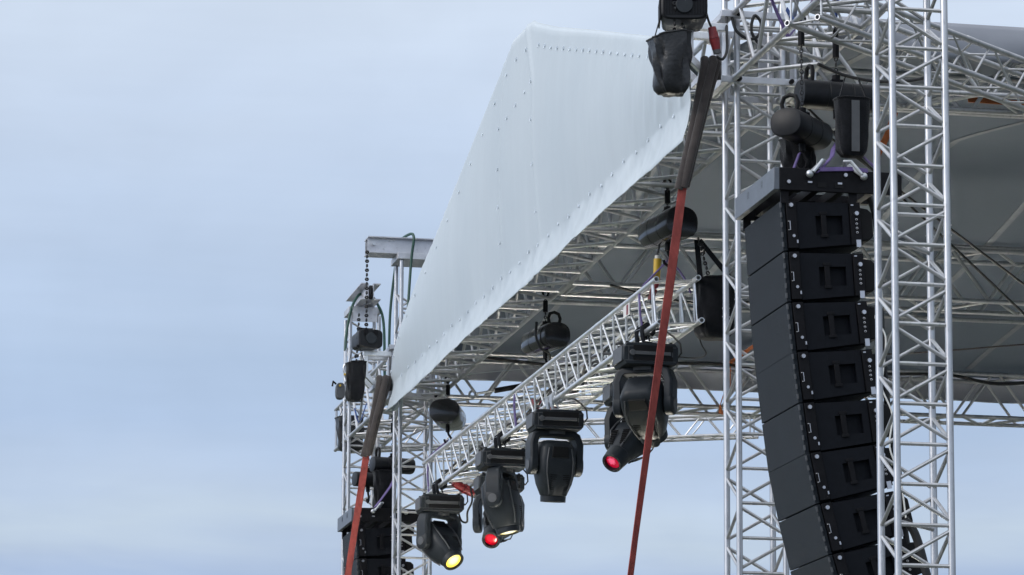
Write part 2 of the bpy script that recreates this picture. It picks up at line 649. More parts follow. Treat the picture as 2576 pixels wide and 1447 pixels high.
# ------------------------------------------------------------------ box trusses
def box_truss(name, label, c0, c1, w, h, P, rc, rb, lat, upv, mt, faces='blfr', rungs='', skip=(), chord_ext=None, group=None, limit=96, cat='truss', phase=0.0, ends=True, rk=1.35, end=.05, mid=.5):
    """c0, c1: centre of the near and far end; lat: sideways unit vector (right), upv: up; faces in order of visibility"""
    c0, c1, lat, upv = V(c0), V(c1), V(lat).normalized(), V(upv).normalized()
    d = (c1-c0).normalized()
    L = (c1-c0).length
    t = thing(name, label, cat, tuple(c0), group)
    cor = {'lb': -lat*w/2-upv*h/2, 'rb': lat*w/2-upv*h/2, 'lt': -lat*w/2+upv*h/2, 'rt': lat*w/2+upv*h/2}
    for k, o in cor.items():
        b = MB()
        # an open tube: outer wall, inner wall and the rim between
        a0, a1 = c0+o, c1+o
        x, y = frame(d)
        n = 18
        cs = [(x*math.cos(2*PI*j/n)+y*math.sin(2*PI*j/n)) for j in range(n)]
        ri = rc*.72
        rr = [[a0+d*.25+c*ri for c in cs], [a0+c*ri for c in cs], [a0+c*rc for c in cs]]
        m = max(1, int(L/1.9))
        for q in range(1, m):
            p = a0+(a1-a0)*(q/m)
            for s_, g_ in ((-.05, 0), (-.05, 1), (.05, 1), (.05, 0)):
                rr.append([p+d*s_+c*(rc+(.0018 if g_ else 0)) for c in cs])
        rr += [[a1+c*rc for c in cs], [a1+c*ri for c in cs], [a1-d*.25+c*ri for c in cs]]
        b.quad_ring(rr, cap=True)
        b.build('chord', mt, t)
    fc = {'b': ('lb', 'rb'), 't': ('lt', 'rt'), 'l': ('lt', 'lb'), 'r': ('rt', 'rb')}
    rest = MB()
    cnt = 0
    np_ = int((L-phase)/P)
    todo = []
    for f in faces:
        a, b_ = fc[f]
        for i in range(np_+1):
            s0 = phase + i*P
            if s0 > L-.03:
                break
            if any(u-.05 < s0+P/2 < v+.05 for u, v in skip):
                continue
            if f in rungs:
                todo.append(('rung', cor[a], cor[b_], s0, s0, rb*rk))
            if s0+P < L+.02:
                e = .05*P
                todo.append(('brace', cor[a], cor[b_], s0+e, s0+mid*P-e*2*mid, rb))
                todo.append(('brace', cor[b_], cor[a], s0+mid*P+e, s0+P-e, rb))
        if ends:
            for s0 in (end, L-end):
                todo.append(('rung', cor[a], cor[b_], s0, s0, rb))
    for nm, a, b_, s0, s1, r in todo:
        p, q = c0+a+d*s0, c0+b_+d*s1
        if cnt < limit:
            rod(nm, t, p, q, r, mt, 10)
            cnt += 1
        else:
            rest.tube(p, q, r, 8)
    if rest.v:
        kind(rest.build('bracing', mt, t), 'stuff')
    return t

ZB, ZT = 8.57, 9.07
ZM = (ZB+ZT)/2
X_, Y_, Z_ = V((1, 0, 0)), V((0, 1, 0)), V((0, 0, 1))
main = box_truss('stage_front_truss', 'long silver roof truss running under the lower edge of the white tarpaulin',
    (7.27, 22.9, ZM), (7.27, 44.7, ZM), .5, .5, .93, .0232, .0160, X_, Z_, ALU, 'brlt', 'b', skip=((YN-22.9-.35, YN-22.9+.25), (YF-22.9-.3, YF-22.9+.3)), limit=99, phase=.1)
lt = box_truss('lighting_truss', 'bright silver truss on chain hoists carrying the row of moving lights',
    (7.485, 29.42, 7.585), (7.485, 40.1, 7.585), .36, .36, .47, .0238, .0102,
    V((math.cos(rad(4.5)), 0, math.sin(rad(4.5)))), V((-math.sin(rad(4.5)), 0, math.cos(rad(4.5)))), ALU2, 'lbrt', 'br', limit=100, phase=.13, rk=.95, end=.13, mid=.22)
box_truss('stage_side_truss', 'silver truss along the near side of the roof, behind the near speaker hoists',
    (7.6, 26.22, ZM), (16.5, 26.22, ZM), .5, .5, .93, .0232, .0160, -Y_, Z_, ALU, 'brlt', 'b', limit=90, group='trusses under the roof')
box_truss('roof_cross_truss', 'silver truss crossing under the middle of the roof, behind the bracing wires',
    (7.55, 34.05, ZM), (16.5, 34.05, ZM), .56, .5, .93, .0232, .0160, -Y_, Z_, ALU, 'lbrt', 'b', limit=90, group='trusses under the roof')
box_truss('stage_side_truss', 'silver truss along the far side of the roof, its bottom seen against the sky',
    (7.55, 40.7, ZM), (16.5, 40.7, ZM), .5, .5, .93, .0232, .0160, -Y_, Z_, ALU, 'lbrt', 'b', limit=90, group='trusses under the roof')
dn = (V((8.632, 24.964, 0))-V((6.98, 23.615, 0))).normalized()
ln = V((dn.y, -dn.x, 0))
box_truss('diagonal_brace_truss', 'slim silver truss with an open tube end, crossing the grey skirt at upper right',
    V((6.98, 23.615, 8.545))-ln*.125, V((6.98, 23.615, 8.545))-ln*.125+dn*3.9, .25, .25, .56, .0215, .0085, ln, Z_, ALU, 'rtlb', '', limit=80, group='diagonal trusses of the side wings')
dn2 = (V((11.6, 42.1, 0))-V((7.05, 44.4, 0))).normalized()
ln2 = V((dn2.y, -dn2.x, 0))
box_truss('diagonal_brace_truss', 'thin silver truss low against the sky, behind the moving lights',
    V((7.05, 44.4, 8.66))-ln2*.12, V((7.05, 44.4, 8.66))-ln2*.12+dn2*5.12, .24, .24, .5, .0215, .0085, ln2, Z_, ALU, 'rbtl', '', limit=80, group='diagonal trusses of the side wings')

# ------------------------------------------------------------------ roof and tarpaulins
YR0, YR1 = 33.0, 33.95
YE0, YE1 = 25.9, 41.0
ZE0, ZE1 = 9.075, 9.14
def ridge(X):
    return 10.0
def roofz(X, Y):
    zr = ridge(X)
    if Y < YR0:
        t = (Y-YE0)/(YR0-YE0)
        z = ZE0+(zr-ZE0)*t
    elif Y > YR1:
        t = (YE1-Y)/(YE1-YR1)
        z = ZE1+(zr-ZE1)*t
    else:
        return zr
    # slack between the rafters
    return z - .03*math.sin(PI*t)**2 - .012*abs(math.sin(PI*(X-7.2)/1.6))
roof = thing('stage_roof', 'dark grey roof tarpaulin over the stage, with a hanging skirt on each side', 'roof', (7.0, 33.5, 9.1))
gr = []
ys = [YE0+(YE1-YE0)*i/90 for i in range(91)]
for Y in ys:
    xl = 7.5
    if Y < 27.2:
        xl = 7.9
    elif Y > 40.1:
        xl = 7.6
    gr.append([(xl+(17-xl)*j/60, Y, roofz(xl+(17-xl)*j/60, Y)) for j in range(61)])
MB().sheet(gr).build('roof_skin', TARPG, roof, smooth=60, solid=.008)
for k in range(7):
    xs_ = 8.55+1.32*k
    MB().ribbon([(xs_+.03*math.sin(y*.9), y, roofz(xs_, y)-.011) for y in ys[3:-2]], .07, .006, X_).build('welded_seam', SEAMG, roof)
for Yk in (28.1, 30.4, 36.2, 38.6):
    MB().tube((7.6, Yk, roofz(7.6, Yk)-.07), (16.8, Yk, roofz(16.8, Yk)-.07), .024, 10).build('roof_batten', ALU, roof)
def skirt(Y, z0, zlow, x0, out_):
    g2 = []
    N = 110
    for i in range(N+1):
        X = x0+(17-x0)*i/N
        low = zlow(X)
        row = []
        for j in range(9):
            t = j/8
            z = z0+(low-z0)*t
            w = .018*t*math.sin(X*4.1+1.3*math.sin(X*1.7))+.012*t*math.sin(X*9.3+t*2)
            row.append((X, Y+out_*(.012+.03*math.sin(t*PI))+w, z))
        g2.append(row)
    return MB().sheet(g2)
def low_near(X):
    base = 8.80-.006*(X-8.5)
    return max(base, base+.11*(1-min(1, max(0, (X-8.0)/.5))))
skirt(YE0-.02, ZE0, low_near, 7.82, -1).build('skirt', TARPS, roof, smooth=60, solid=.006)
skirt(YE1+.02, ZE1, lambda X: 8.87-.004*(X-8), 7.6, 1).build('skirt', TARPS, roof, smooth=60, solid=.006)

# white gable tarpaulin hung on the front truss
fas = thing('gable_tarpaulin', 'large white gable tarpaulin with rows of metal clips, hung on the front of the roof', 'tarpaulin', (6.97, 33.5, 8.36))
TOP = [(27.0, 9.02), (28.26, 9.50), (29.08, 9.735), (30.25, 10.075), (31.85, 10.525), (32.70, 10.79), (32.90, 10.865), (33.4, 10.895), (33.8, 10.915), (33.98, 10.855), (34.36, 10.75),
       (36.1, 10.28), (37.83, 9.815), (38.44, 9.675), (39.16, 9.465), (39.83, 9.24), (40.2, 9.06), (40.36, 8.82), (40.42, 8.6)]
def topz(Y):
    for (a, za), (b, zb) in zip(TOP, TOP[1:]):
        if a <= Y <= b:
            return za+(zb-za)*(Y-a)/(b-a)
    return TOP[-1][1] if Y > 40 else TOP[0][1]
def lowz(Y):
    return 8.355 + .012*math.sin(Y*1.1)+.004*math.sin(Y*5.3+1)
ZSTUD = 8.665
def hemw(Y, z):
    """slack folds of the hem below the clip row"""
    t = max(0, min(1, (ZSTUD-z)/.3))
    n = math.sin(Y*9.2+1.2*math.sin(Y*2.3)+z*5)*.6+math.sin(Y*17.7+z*9+2*math.sin(Y*3.1))*.35+.5*math.sin(Y*4.1+1)
    n += .25*(1-2*abs(math.sin(Y*7.3+z*7+1.7*math.sin(Y*2.9))))+.18*(1-2*abs(math.sin(Y*15-z*12+2*math.sin(Y*5))))
    return -.06*t**1.6 - .013*n*math.sin(PI*min(1, t*.86+.05))
def seam(z):
    return 32.5+.115*(z-8.97)+.55*max(0, z-10.2)
def fx(Y, z):
    zt = topz(Y)
    u = max(0, min(1, (z-ZSTUD)/max(.05, zt-ZSTUD)))
    bulge = -.05*math.sin(PI*u)*min(1, (zt-ZSTUD)/.8)
    # creases that fan out under the top edge and at the near end
    cr_ = .0030*math.sin(Y*27+2*math.sin(Y*3)+z*2)*max(0, 1-(zt-z)/.75)**1.5*(.5+.5*math.sin(Y*1.7+1))
    near = max(0, 1-(Y-27)/2.2)
    cr_ += near*(.014*math.sin((Y*1.0+z*.55)*16+2*math.sin(z*3))+.008*math.sin((Y+z*.3)*33))*min(1, u*4)
    fold = -(.010+.014*max(0, 1-(zt-z)/.9))*math.exp(-((Y-seam(z))/.05)**2)-.009*math.exp(-((Y-34.15)/.03)**2)
    roll = .02*max(0, 1-(zt-z)/.04)**2
    return 6.965+bulge+cr_+fold+roll+(hemw(Y, z) if z < ZSTUD else 0)
NY, NZ = 560, 66
grid = []
for i in range(NY+1):
    Y = 27.0+(40.42-27.0)*i/NY
    zt, zl = topz(Y), lowz(Y)
    row = []
    for j in range(NZ+1):
        t = j/NZ
        z = zl+(zt-zl)*t**1.35
        row.append((fx(Y, z), Y, z))
    row.append((row[-1][0]+.04, Y, zt-.03))
    row.append((row[-1][0]+.05, Y, zt-.12))
    row.append((row[-1][0]+.02, Y, zt-.30))
    grid.append(row)
MB().sheet(grid).build('sheet', TARPW, fas, smooth=180, solid=.004)
# far end wraps round the corner
wg = []
for j in range(25):
    z = 8.36+(8.95-8.36)*j/24
    wg.append([(fx(40.42, z)+.13*k/10, 40.42+.035*math.sin(k*.6+z*6)*(k/10), z+.02*k/10) for k in range(11)])
MB().sheet(wg).build('corner_flap', TARPW, fas, smooth=180, solid=.004)
clips = []
Y = 27.5
while Y < 40.1:
    clips.append((Y, ZSTUD+.012*math.sin(Y*5)))
    Y += .42
Y = 28.25
while Y < 32.7:
    clips.append((Y, topz(Y)-.17-.03*(Y-28.2)/4))
    Y += .265
for Y in (33.05, 33.5, 33.95, 34.5, 35.1, 35.7, 36.3, 36.9, 37.5, 38.1, 38.7, 39.2, 39.7, 40.05, 40.25):
    clips.append((Y, topz(Y)-.26+.06*max(0, (Y-38)/2)))
for z in (10.22, 9.85, 9.42, 8.97):
    clips.append((seam(z)+.03, z))
for z in (10.12, 9.72, 9.35, 9.0):
    clips.append((34.16, z))
for Y, z in ((33.0, 10.2), (33.4, 10.17), (33.8, 10.14)):
    clips.append((Y, z))
cm = MB()
cm.ring((-.002, 0, 0), .0105, .003, (1, 0, 0), 10, 5)
cm.box((-.008, 0, .004), (.006, .007, .028))
cm.tube((-.014, 0, -.022), (-.002, .010, .022), .004, 6)
clipm = cm.mesh('tarpaulin_clip', CLIPM, 35)
for Y, z in clips[:99]:
    o = bpy.data.objects.new('tarpaulin_clip', clipm)
    COL.objects.link(o)
    o.parent = fas
    o.location = V((fx(Y, z)-.004, Y, z))-V(fas['_org'])
    o.rotation_euler = (random.uniform(-.7, .7), 0, 0)

# ------------------------------------------------------------------ chain hoists
def superell(c, ax, ay, a, b, n=24, e=2.6):
    pts = []
    for i in range(n):
        t = 2*PI*i/n
        ct, st_ = math.cos(t), math.sin(t)
        pts.append(c+ax*(abs(ct)**(2/e)*math.copysign(1, ct)*a)+ay*(abs(st_)**(2/e)*math.copysign(1, st_)*b))
    return pts
def chain_hoist(label, loc, yaw, ztop, zhook, L=.56, a=.145, b=.125, gloss=GLOSS, bag=None, ring=True, handle=False, group='black chain hoists'):
    """yaw 0: body lies along Y.  chain up to ztop, hook down to zhook"""
    t = thing('chain_hoist', label, 'hoist', loc, group)
    ax = V((math.cos(yaw), math.sin(yaw), 0))
    dy = V((-math.sin(yaw), math.cos(yaw), 0))
    c = V(loc)
    secs = []
    for s_, k in ((-.5, .90), (-.495, .955), (-.475, 1.0), (-.17, 1.0), (-.165, .975), (-.15, .975), (-.145, 1.0), (.15, 1.0), (.155, .975), (.17, .975), (.175, 1.0), (.455, 1.0), (.485, .955), (.5, .88)):
        secs.append(superell(c+dy*s_*L, ax, Z_, a*k, b*k, 28, 2.5))
    MB().loft(secs).build('motor_body', gloss, t, 30)
    m = MB()
    m.tube(c+Z_*(b*.9), c+Z_*(b+.05), .03, 12)
    m.box(c+Z_*(b*.98), (.09, .09, .03))
    m.build('chain_guide', RIG, t)
    MB().chain(c+Z_*(b+.03), (c.x, c.y, ztop)).build('chain', CHAIN, t)
    hk = MB()
    hb = c-Z_*b
    hk.tube(hb+Z_*.02, hb-Z_*.06, .024, 10)
    hk.path([hb-Z_*.05, hb-Z_*.09+ax*.012, hb-Z_*.13+ax*.04, hb-Z_*.17+ax*.03, hb-Z_*.185, hb-Z_*.165-ax*.03, hb-Z_*.14-ax*.036], .013, 8)
    hk.build('hook', RIG, t)
    up = MB()
    tp = V((c.x, c.y, ztop))
    up.tube(tp-Z_*.02, tp-Z_*.13, .024, 10)
    up.path([tp, tp+Z_*.03+ax*.02, tp+Z_*.06+ax*.03, tp+Z_*.09, tp+Z_*.06-ax*.03, tp+Z_*.03-ax*.02, tp], .011, 7)
    up.build('top_hook', RIG, t)
    if ring:
        e = c-dy*L*.36+Z_*(b+.045)
        MB().path([e-ax*.05-Z_*.06, e-ax*.062, e-ax*.045+Z_*.045, e+Z_*.06, e+ax*.045+Z_*.045, e+ax*.062, e+ax*.05-Z_*.06], .016, 8).build('carry_handle', RUBBER, t)
    if handle:
        e = c-dy*L*.2+Z_*b
        MB().path([e-dy*.15, e-dy*.15+Z_*.06, e+dy*.10+Z_*.06, e+dy*.10], .007, 7).build('bail_handle', GALV, t)
    return t

chain_hoist('glossy black hoist hanging beside the red strap, with a silver bail on top', (7.47, 29.75, 8.255), rad(10), 8.60, 7.95, .60, .15, .135, handle=True, ring=False)
chain_hoist('black hoist with a rubber ring and looped cable, over the middle of the lighting truss', (7.47, 34.6, 8.17), rad(11), 8.57, 7.95, .60, .14, .125)
chain_hoist('black oval hoist hanging between the far tower and the far end of the lighting truss', (7.46, 39.6, 8.22), rad(-18), 8.57, 7.95, .66, .165, .13, ring=False, handle=True)
chain_hoist('black hoist seen end on, with a rubber ring, above the near speaker stack', (7.05, 24.25, 7.79), rad(-42), 8.52, 7.55, .52, .12, .10, gloss=BLACK)
chain_hoist('black hoist lying crosswise above the near speaker stack, behind the tapered chain bag', (7.36, 24.45, 8.09), rad(-84), 8.5, 7.8, .56, .11, .10, gloss=BLACK)
chain_hoist('black hoist lying crosswise above the far speaker stack', (7.30, 42.2, 8.03), rad(-80), 8.55, 7.75, .50, .11, .09, gloss=BLACK)

chain_hoist('short black hoist just left of the chain bag of the far speaker stack', (7.09, 42.65, 7.92), rad(-80), 8.55, 7.7, .34, .10, .085, gloss=BLACK, ring=False)

def chain_bag(label, top, w, d, h, taper=.8, lean=(0, 0), mt=CLOTH, slant=0.0, crumple=.012, band=False, hang=None, group='black chain bags'):
    """open fabric bucket hanging from its straps; top = centre of the mouth"""
    t = thing('chain_bag', label, 'chain bag', top, group)
    c = V(top)
    secs = []
    N = 12
    for i in range(N+1):
        s_ = i/N
        k = 1-(1-taper)*s_
        if s_ > .9:
            k *= 1-.25*(s_-.9)/.1
        q = c-Z_*h*s_+V((lean[0]*s_, lean[1]*s_, 0))
        pts = superell(q, X_, Y_, w/2*k, d/2*k, 28, 4.0)
        for j, p in enumerate(pts):
            th = 2*PI*j/28
            wv = crumple*math.sin(th*5+s_*4+c.x*9)*min(1, s_*3)+crumple*.7*math.sin(th*9-s_*7)
            p += (p-q).normalized()*wv
            p.z += slant*(p.x-c.x)/w*(1-s_)+crumple*.5*math.sin(th*3)*(1-s_)
        secs.append(pts)
    MB().loft(secs).build('bag', mt, t, 60)
    rim = [p+V((0, 0, .005)) for p in secs[0]]
    MB().path(rim, .008, 6, True).build('rim', mt, t)
    if band:
        MB().ribbon([c+V((0, -d/2-.013, -.02)), c+V((0, -d/2*(1-.04)-.012, -h*.5)), c+V((0, -d/2*taper-.014, -h*.95))], w*.24, .004, X_).build('band', PLASTG, t)
    b = MB()
    for sx in (-1, 1):
        top_ = V(hang)+V((sx*.012, 0, 0)) if hang else c+V((sx*w*.2, 0, .16+abs(slant)*.3))
        b.ribbon([c+V((sx*w*.42, -d*.2, slant*sx*.42)), top_], .045 if hang else .025, .005, X_ if hang else Y_)
    b.split('strap', CLOTH, t)
    if hang:
        MB().chain(V(hang)+V((-.01, -.03, .02)), c+V((-.03, -.03, -.05)), .04, .011).build('chain', CHAIN, t)
        MB().chain(V(hang)+V((.03, -.02, .0)), V(hang)+V((.05, -.02, -.13)), .04, .011).build('chain', CHAIN, t)
    return t
chain_bag('crumpled glossy black chain bag below the top hoist, in front of the white tarpaulin edge', (6.455, 25.65, 8.78), .29, .26, .43, .72, (.02, 0), PVCB, .06, .016)
chain_bag('neat tapered black chain bag with a grey centre stripe above the near speaker stack', (7.31, 23.92, 7.93), .235, .16, .395, .86, (.0, 0), CLOTH, 0, .004, True)
chain_bag('black chain bag half hidden behind the tapered one, above the near speaker stack', (7.10, 24.55, 7.78), .22, .18, .36, .85, (.01, 0), CLOTH)
chain_bag('big black chain bag hanging at the near end of the lighting truss', (7.83, 29.6, 7.80), .31, .26, .50, .93, (0, 0), CLOTH, .02, hang=(7.70, 29.62, 8.14))
chain_bag('black chain bag hanging beside the far tower, above the far brown sling', (6.57, 40.42, 8.90), .21, .2, .43, .8, (-.01, 0), CLOTH, .02)
chain_bag('black chain bag on the far left edge behind the farthest tower', (7.10, 44.15, 8.88), .32, .3, .40, .85, (.02, 0), PVCB)
chain_bag('black chain bag under the crosswise hoist of the far speaker stack', (7.19, 42.1, 7.93), .25, .2, .44, .9, (0, 0), CLOTH)

# box-shaped hoists of the towers
def box_hoist(label, c, w, d, h, yaw, ztop, ribs, chain_off=(0, 0), group='box-shaped tower hoists'):
    t = thing('tower_hoist', label, 'hoist', c, group)
    R = M.Rotation(yaw, 3, 'Z')
    c = V(c)
    secs = []
    for s_, k in ((-.5, .9), (-.47, 1), (-.1, 1), (.0, .96), (.3, .92), (.47, .9), (.5, .8)):
        q = c+R@V((0, s_*d, 0))
        secs.append(superell(q, R@X_, Z_, w/2*k, h/2*k, 28, 5))
    MB().loft(secs).build('motor_housing', BLACK, t, 30)
    if ribs:
        b = MB()
        for i in range(ribs):
            q = c+R@V((-w/2-.003, -d*.42+d*.75*i/(ribs-1), 0))
            b.box(q, (.012, .012, h*.78), R)
            q = c+R@V((-w*.5+w*.9*i/(ribs-1)+.02, -d*.5-.004, 0))
            b.box(q, (.008, .012, h*.66), R)
        b.build('cooling_ribs', RIG, t)
    e = c+R@V((0, -d/2-.02, 0))
    MB().tube(e-R@V((0, -.02, 0)), e, min(w, h)*.3, 24).build('end_cover', PLAST, t, bevel=.004)
    b = MB()
    b.box(c+R@V((-.02, 0, h/2+.012)), (w*.55, .10, .035), R)
    b.box(c+R@V((-w*.2, -d/2-.008, h*.32)), (.04, .02, h*.3), R)
    b.box(c+R@V((w*.2, -d/2-.008, h*.32)), (.04, .02, h*.3), R)
    b.split('suspension_plate', RIG, t)
    p = c+V((chain_off[0], chain_off[1], h/2))
    MB().chain(p, (p.x, p.y, ztop), .05, .017).build('chain', CHAIN, t)
    return t, c, R
h7, hc, hR = box_hoist('ribbed black hoist cut by the top edge of the picture, above the crumpled chain bag', (6.575, 25.7, 8.985), .34, .42, .21, rad(-12), 10.2, 16, (.06, .1))
MB().chain((6.47, 25.52, 8.95), (6.475, 25.6, 8.72), .036, .011).build('loose_chain', CHAIN, h7)
MB().chain((6.45, 25.50, 9.06), (6.465, 25.5, 8.93), .036, .011).build('loose_chain', CHAIN, h7)
h8, hc, hR = box_hoist('small black box hoist hanging on a long chain beside the far tower', (6.69, 40.45, 9.165), .28, .32, .21, rad(8), 10.2, 0, (-.005, 0))
MB().chain((6.575, 40.35, 9.15), (6.565, 40.4, 8.85), .046, .016).build('loose_chain', CHAIN, h8)
MB().chain((6.55, 40.4, 9.0), (6.60, 40.42, 8.83), .046, .016).build('loose_chain', CHAIN, h8)
MB().chain((6.585, 40.35, 9.46), (6.58, 40.35, 9.15), .046, .016).build('loose_chain', CHAIN, h8)

# ------------------------------------------------------------------ line array speakers
AY0, AW, AH, AD = 23.76, .93, .342, .6
def make_speaker(label):
    """front top near corner at the origin; X back, Y away, Z up"""
    t = thing('line_array_speaker', label, 'speaker', (0, 0, 0), 'black line array speakers')
    side = [(.03, -.004), (.57, -.014), (.57, -.308), (.03, -.342)]
    b = MB().prism(side, .05, AW-.05, lambda u, w, a: (u, a, w))
    b.build('cabinet', CABIN, t, bevel=.006)
    gm = MB()
    gm.prism([(0.0, -.002), (.03, -.002), (.03, -.344), (0, -.344)], .004, AW-.004, lambda u, w, a: (u, a, w))
    gm.build('grille', GRILLE, t, bevel=.004)
    # side panel with a real handle pocket (four pieces round the hole)
    for y0, y1 in ((.002, .0505), (AW-.0505, AW-.002)):
        sp = MB()
        def pc(x0, x1, z0a, z0b, z1a, z1b):
            sp.prism([(x0, z0a), (x1, z0b), (x1, z1b), (x0, z1a)], y0+.004, y1, lambda u, w, a: (u, a, w))
        zt_ = lambda x: -.010-.014*(x-.11)/.46
        zb_ = lambda x: -.332+.030*(x-.11)/.46
        pc(.11, .24, zt_(.11), zt_(.24), zb_(.11), zb_(.24))
        pc(.2403, .43, zt_(.24), zt_(.43), -.108, -.108)
        pc(.2403, .43, -.24, -.24, zb_(.24), zb_(.43))
        pc(.4303, .475, zt_(.43), zt_(.475), zb_(.43), zb_(.475))
        o = sp.build('side_panel', CABIN, t)
        if y0 < .1:
            hb = MB().box((.295, y0-.001, -.17), (.036, .012, .165))
            hb.box((.295, y0-.004, -.092), (.05, .010, .02)).box((.295, y0-.004, -.248), (.05, .010, .02))
            hb.build('handle', RIG, o, bevel=.002)
    for x0, x1, nm in ((.035, .105, 'front_rail'), (.482, .555, 'rear_rail')):
        for y in (AW-.008, -.004):
            o = MB().box(((x0+x1)/2, y+.006, -.166), (x1-x0, .02, .325 if x0 < .2 else .288)).build(nm, RIG, t, bevel=.002)
        pins = MB()
        xs = (x0+x1)/2
        if x0 < .2:
            pins.tube((xs-.004, -.03, -.035), (xs-.004, .01, -.035), .014, 12)
            pins.tube((xs+.006, -.014, -.245), (xs+.006, .01, -.245), .0105, 12)
            pins.box((xs+.028, -.010, -.285), (.010, .012, .022))
            pins.path([(xs-.03, -.012, -.145), (xs-.018, -.02, -.145), (xs-.018, -.02, -.205), (xs-.03, -.012, -.205)], .003, 6)
        else:
            pins.tube((xs+.005, -.03, -.10), (xs+.005, .01, -.10), .0145, 12)
            for q in range(4):
                pins.ring((xs+.004, -.012, -.14-.03*q), .0065, .0022, (0, 1, 0), 10, 5)
            pins.box((xs+.01, -.006, -.305), (.032, .012, .05))
            pins.box((xs-.02, -.008, -.04), (.018, .012, .008))
        pins.split('pin', STEEL, o)
    am = MB()
    am.prism([(.572, -.045), (.63, -.055), (.66, -.085), (.66, -.24), (.63, -.27), (.572, -.278)], .06, AW-.06, lambda u, w, a: (u, a, w))
    am.split('amplifier_pod', RUBBER, t, bevel=.008)
    sg = MB()
    for q in range(5):
        sg.box((-.002, -.001, -.03-.068*q), (.012, .008, .034))
    sg.build('edge_clip', PLASTG, t)
    return t
# joints of the hanging curve, front edge: (X, z)
J = [(6.752, 7.165), (6.774, 6.815), (6.795, 6.466), (6.829, 6.127), (6.870, 5.781), (6.914, 5.441), (6.984, 5.098), (7.065, 4.76), (7.16, 4.42)]
ORD = ['topmost', 'second', 'third', 'fourth', 'fifth', 'sixth', 'seventh', 'lowest']
proto = None
for i in range(8):
    (xa, za), (xb, zb) = J[i], J[i+1]
    ang = math.atan2(xb-xa, za-zb)
    lab = f'black line array speaker, {ORD[i]} in the near stack' + (', right under its flying frame' if i == 0 else ', cut by the bottom edge' if i == 7 else '')
    if proto is None:
        proto = make_speaker(lab)
        s_ = proto
    else:
        s_ = copy_tree(proto)
        s_['label'] = lab
    s_.location = (xa, AY0, za)
    s_.rotation_euler = (0, -ang, 0)
FDX, FY = -.005, 41.43
for i in range(3):
    (xa, za), (xb, zb) = J[i], J[i+1]
    ang = math.atan2(xb-xa, za-zb)
    s_ = copy_tree(proto)
    s_['label'] = f'black line array speaker, {ORD[i]} in the far stack at the lower left'
    s_.location = (xa+FDX, FY, za+.024)
    s_.rotation_euler = (0, -ang, 0)

def flying_frame(label, x0, y0, z0):
    """black steel grid the speakers hang from; x0 front, y0 near side, z0 underside"""
    t = thing('flying_frame', label, 'flying frame', (x0, y0, z0), 'speaker flying frames')
    h = .155
    L = .86
    b = MB()
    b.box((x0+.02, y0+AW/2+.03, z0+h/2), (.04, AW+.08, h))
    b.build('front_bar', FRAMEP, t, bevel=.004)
    for y in (y0, y0+AW+.06):
        b = MB().box((x0+L/2+.04, y, z0+h/2), (L, .028, h))
        o = b.build('side_bar', RIG, t, bevel=.003)
        if y == y0:
            p = MB()
            for dx, dz in ((.10, .055), (.50, .12)):
                p.tube((x0+dx, y-.03, z0+dz), (x0+dx, y, z0+dz), .013, 12)
            for dx in (.25, .46):
                p.box((x0+dx, y-.017, z0+.06), (.03, .012, .012))
            p.split('pin', STEEL, o)
            q = MB().box((x0+.335, y-.0155, z0+.045), (.06, .006, .035)).box((x0+.455, y-.0155, z0+.045), (.06, .006, .035))
            q.split('slot', RUBBER, o)
    b = MB()
    for dx in (.16, .32, .5, .7):
        b.box((x0+dx, y0+AW/2+.03, z0+.05), (.05, AW, .06))
    for y in (y0+.3, y0+.65):
        b.box((x0+L/2, y, z0+.10), (L, .05, .05))
    b.split('cross_member', RIG, t)
    b = MB()
    for y in (y0+.01, y0+AW+.04):
        for dx in (.08, .56):
            b.box((x0+dx, y+.01, z0-.035), (.055, .018, .10))
    b.split('hanger_plate', RIG, t)
    # shackle bolts on the near side
    for dx, s2 in ((.24, 1), (.62, -1)):
        b = MB()
        p = V((x0+dx, y0-.05, z0+.11))
        b.tube(p, p+V((.09*s2, .06, .085)), .016, 10)
        b.ball(p, .027)
        b.path([p+V((.02*s2, -.02, .01)), p+V((.09*s2, 0, .10)), p+V((.12*s2, .05, .11)), p+V((.10*s2, .09, .07)), p+V((.02*s2, .07, -.01))], .012, 7)
        b.build('shackle', GALV, t)
    return t
flying_frame('black steel flying frame on top of the near speaker stack, its front bar lit grey', 6.70, 23.74, 7.235)
flying_frame('black steel flying frame on top of the far speaker stack, crossed by the red strap', 6.70+FDX, 41.40, 7.258)

def sling(label, pts, w, mt, wd=(1, 0, 0), t=.008, grp=None, name='webbing_sling', cat='sling'):
    o = MB().ribbon(pts, w, t, wd).build(name, mt, None, 50)
    tag(o, label, cat, grp)
    return o
def arc(p0, p1, sag, n=10):
    p0, p1 = V(p0), V(p1)
    r = []
    for i in range(n+1):
        q = p0.lerp(p1, i/n)
        q.z -= sag*4*(i/n)*(1-i/n)
        r.append(q)
    return r
def wire(label, pts, r, mt=CABLE, name='cable', cat='cable', n=7, grp=None):
    # smooth the polyline (Catmull-Rom)
    P = [V(p) for p in pts]
    P = [P[0]*2-P[1]]+P+[P[-1]*2-P[-2]]
    o = []
    for i in range(1, len(P)-2):
        for k in range(6):
            t = k/6
            a, b, c, d = P[i-1], P[i], P[i+1], P[i+2]
            o.append(.5*((2*b)+(c-a)*t+(2*a-5*b+4*c-d)*t*t+(3*b-a-3*c+d)*t**3))
    o.append(P[-2])
    return tag(MB().path(o, r, n).build(name, mt, None), label, cat, grp)

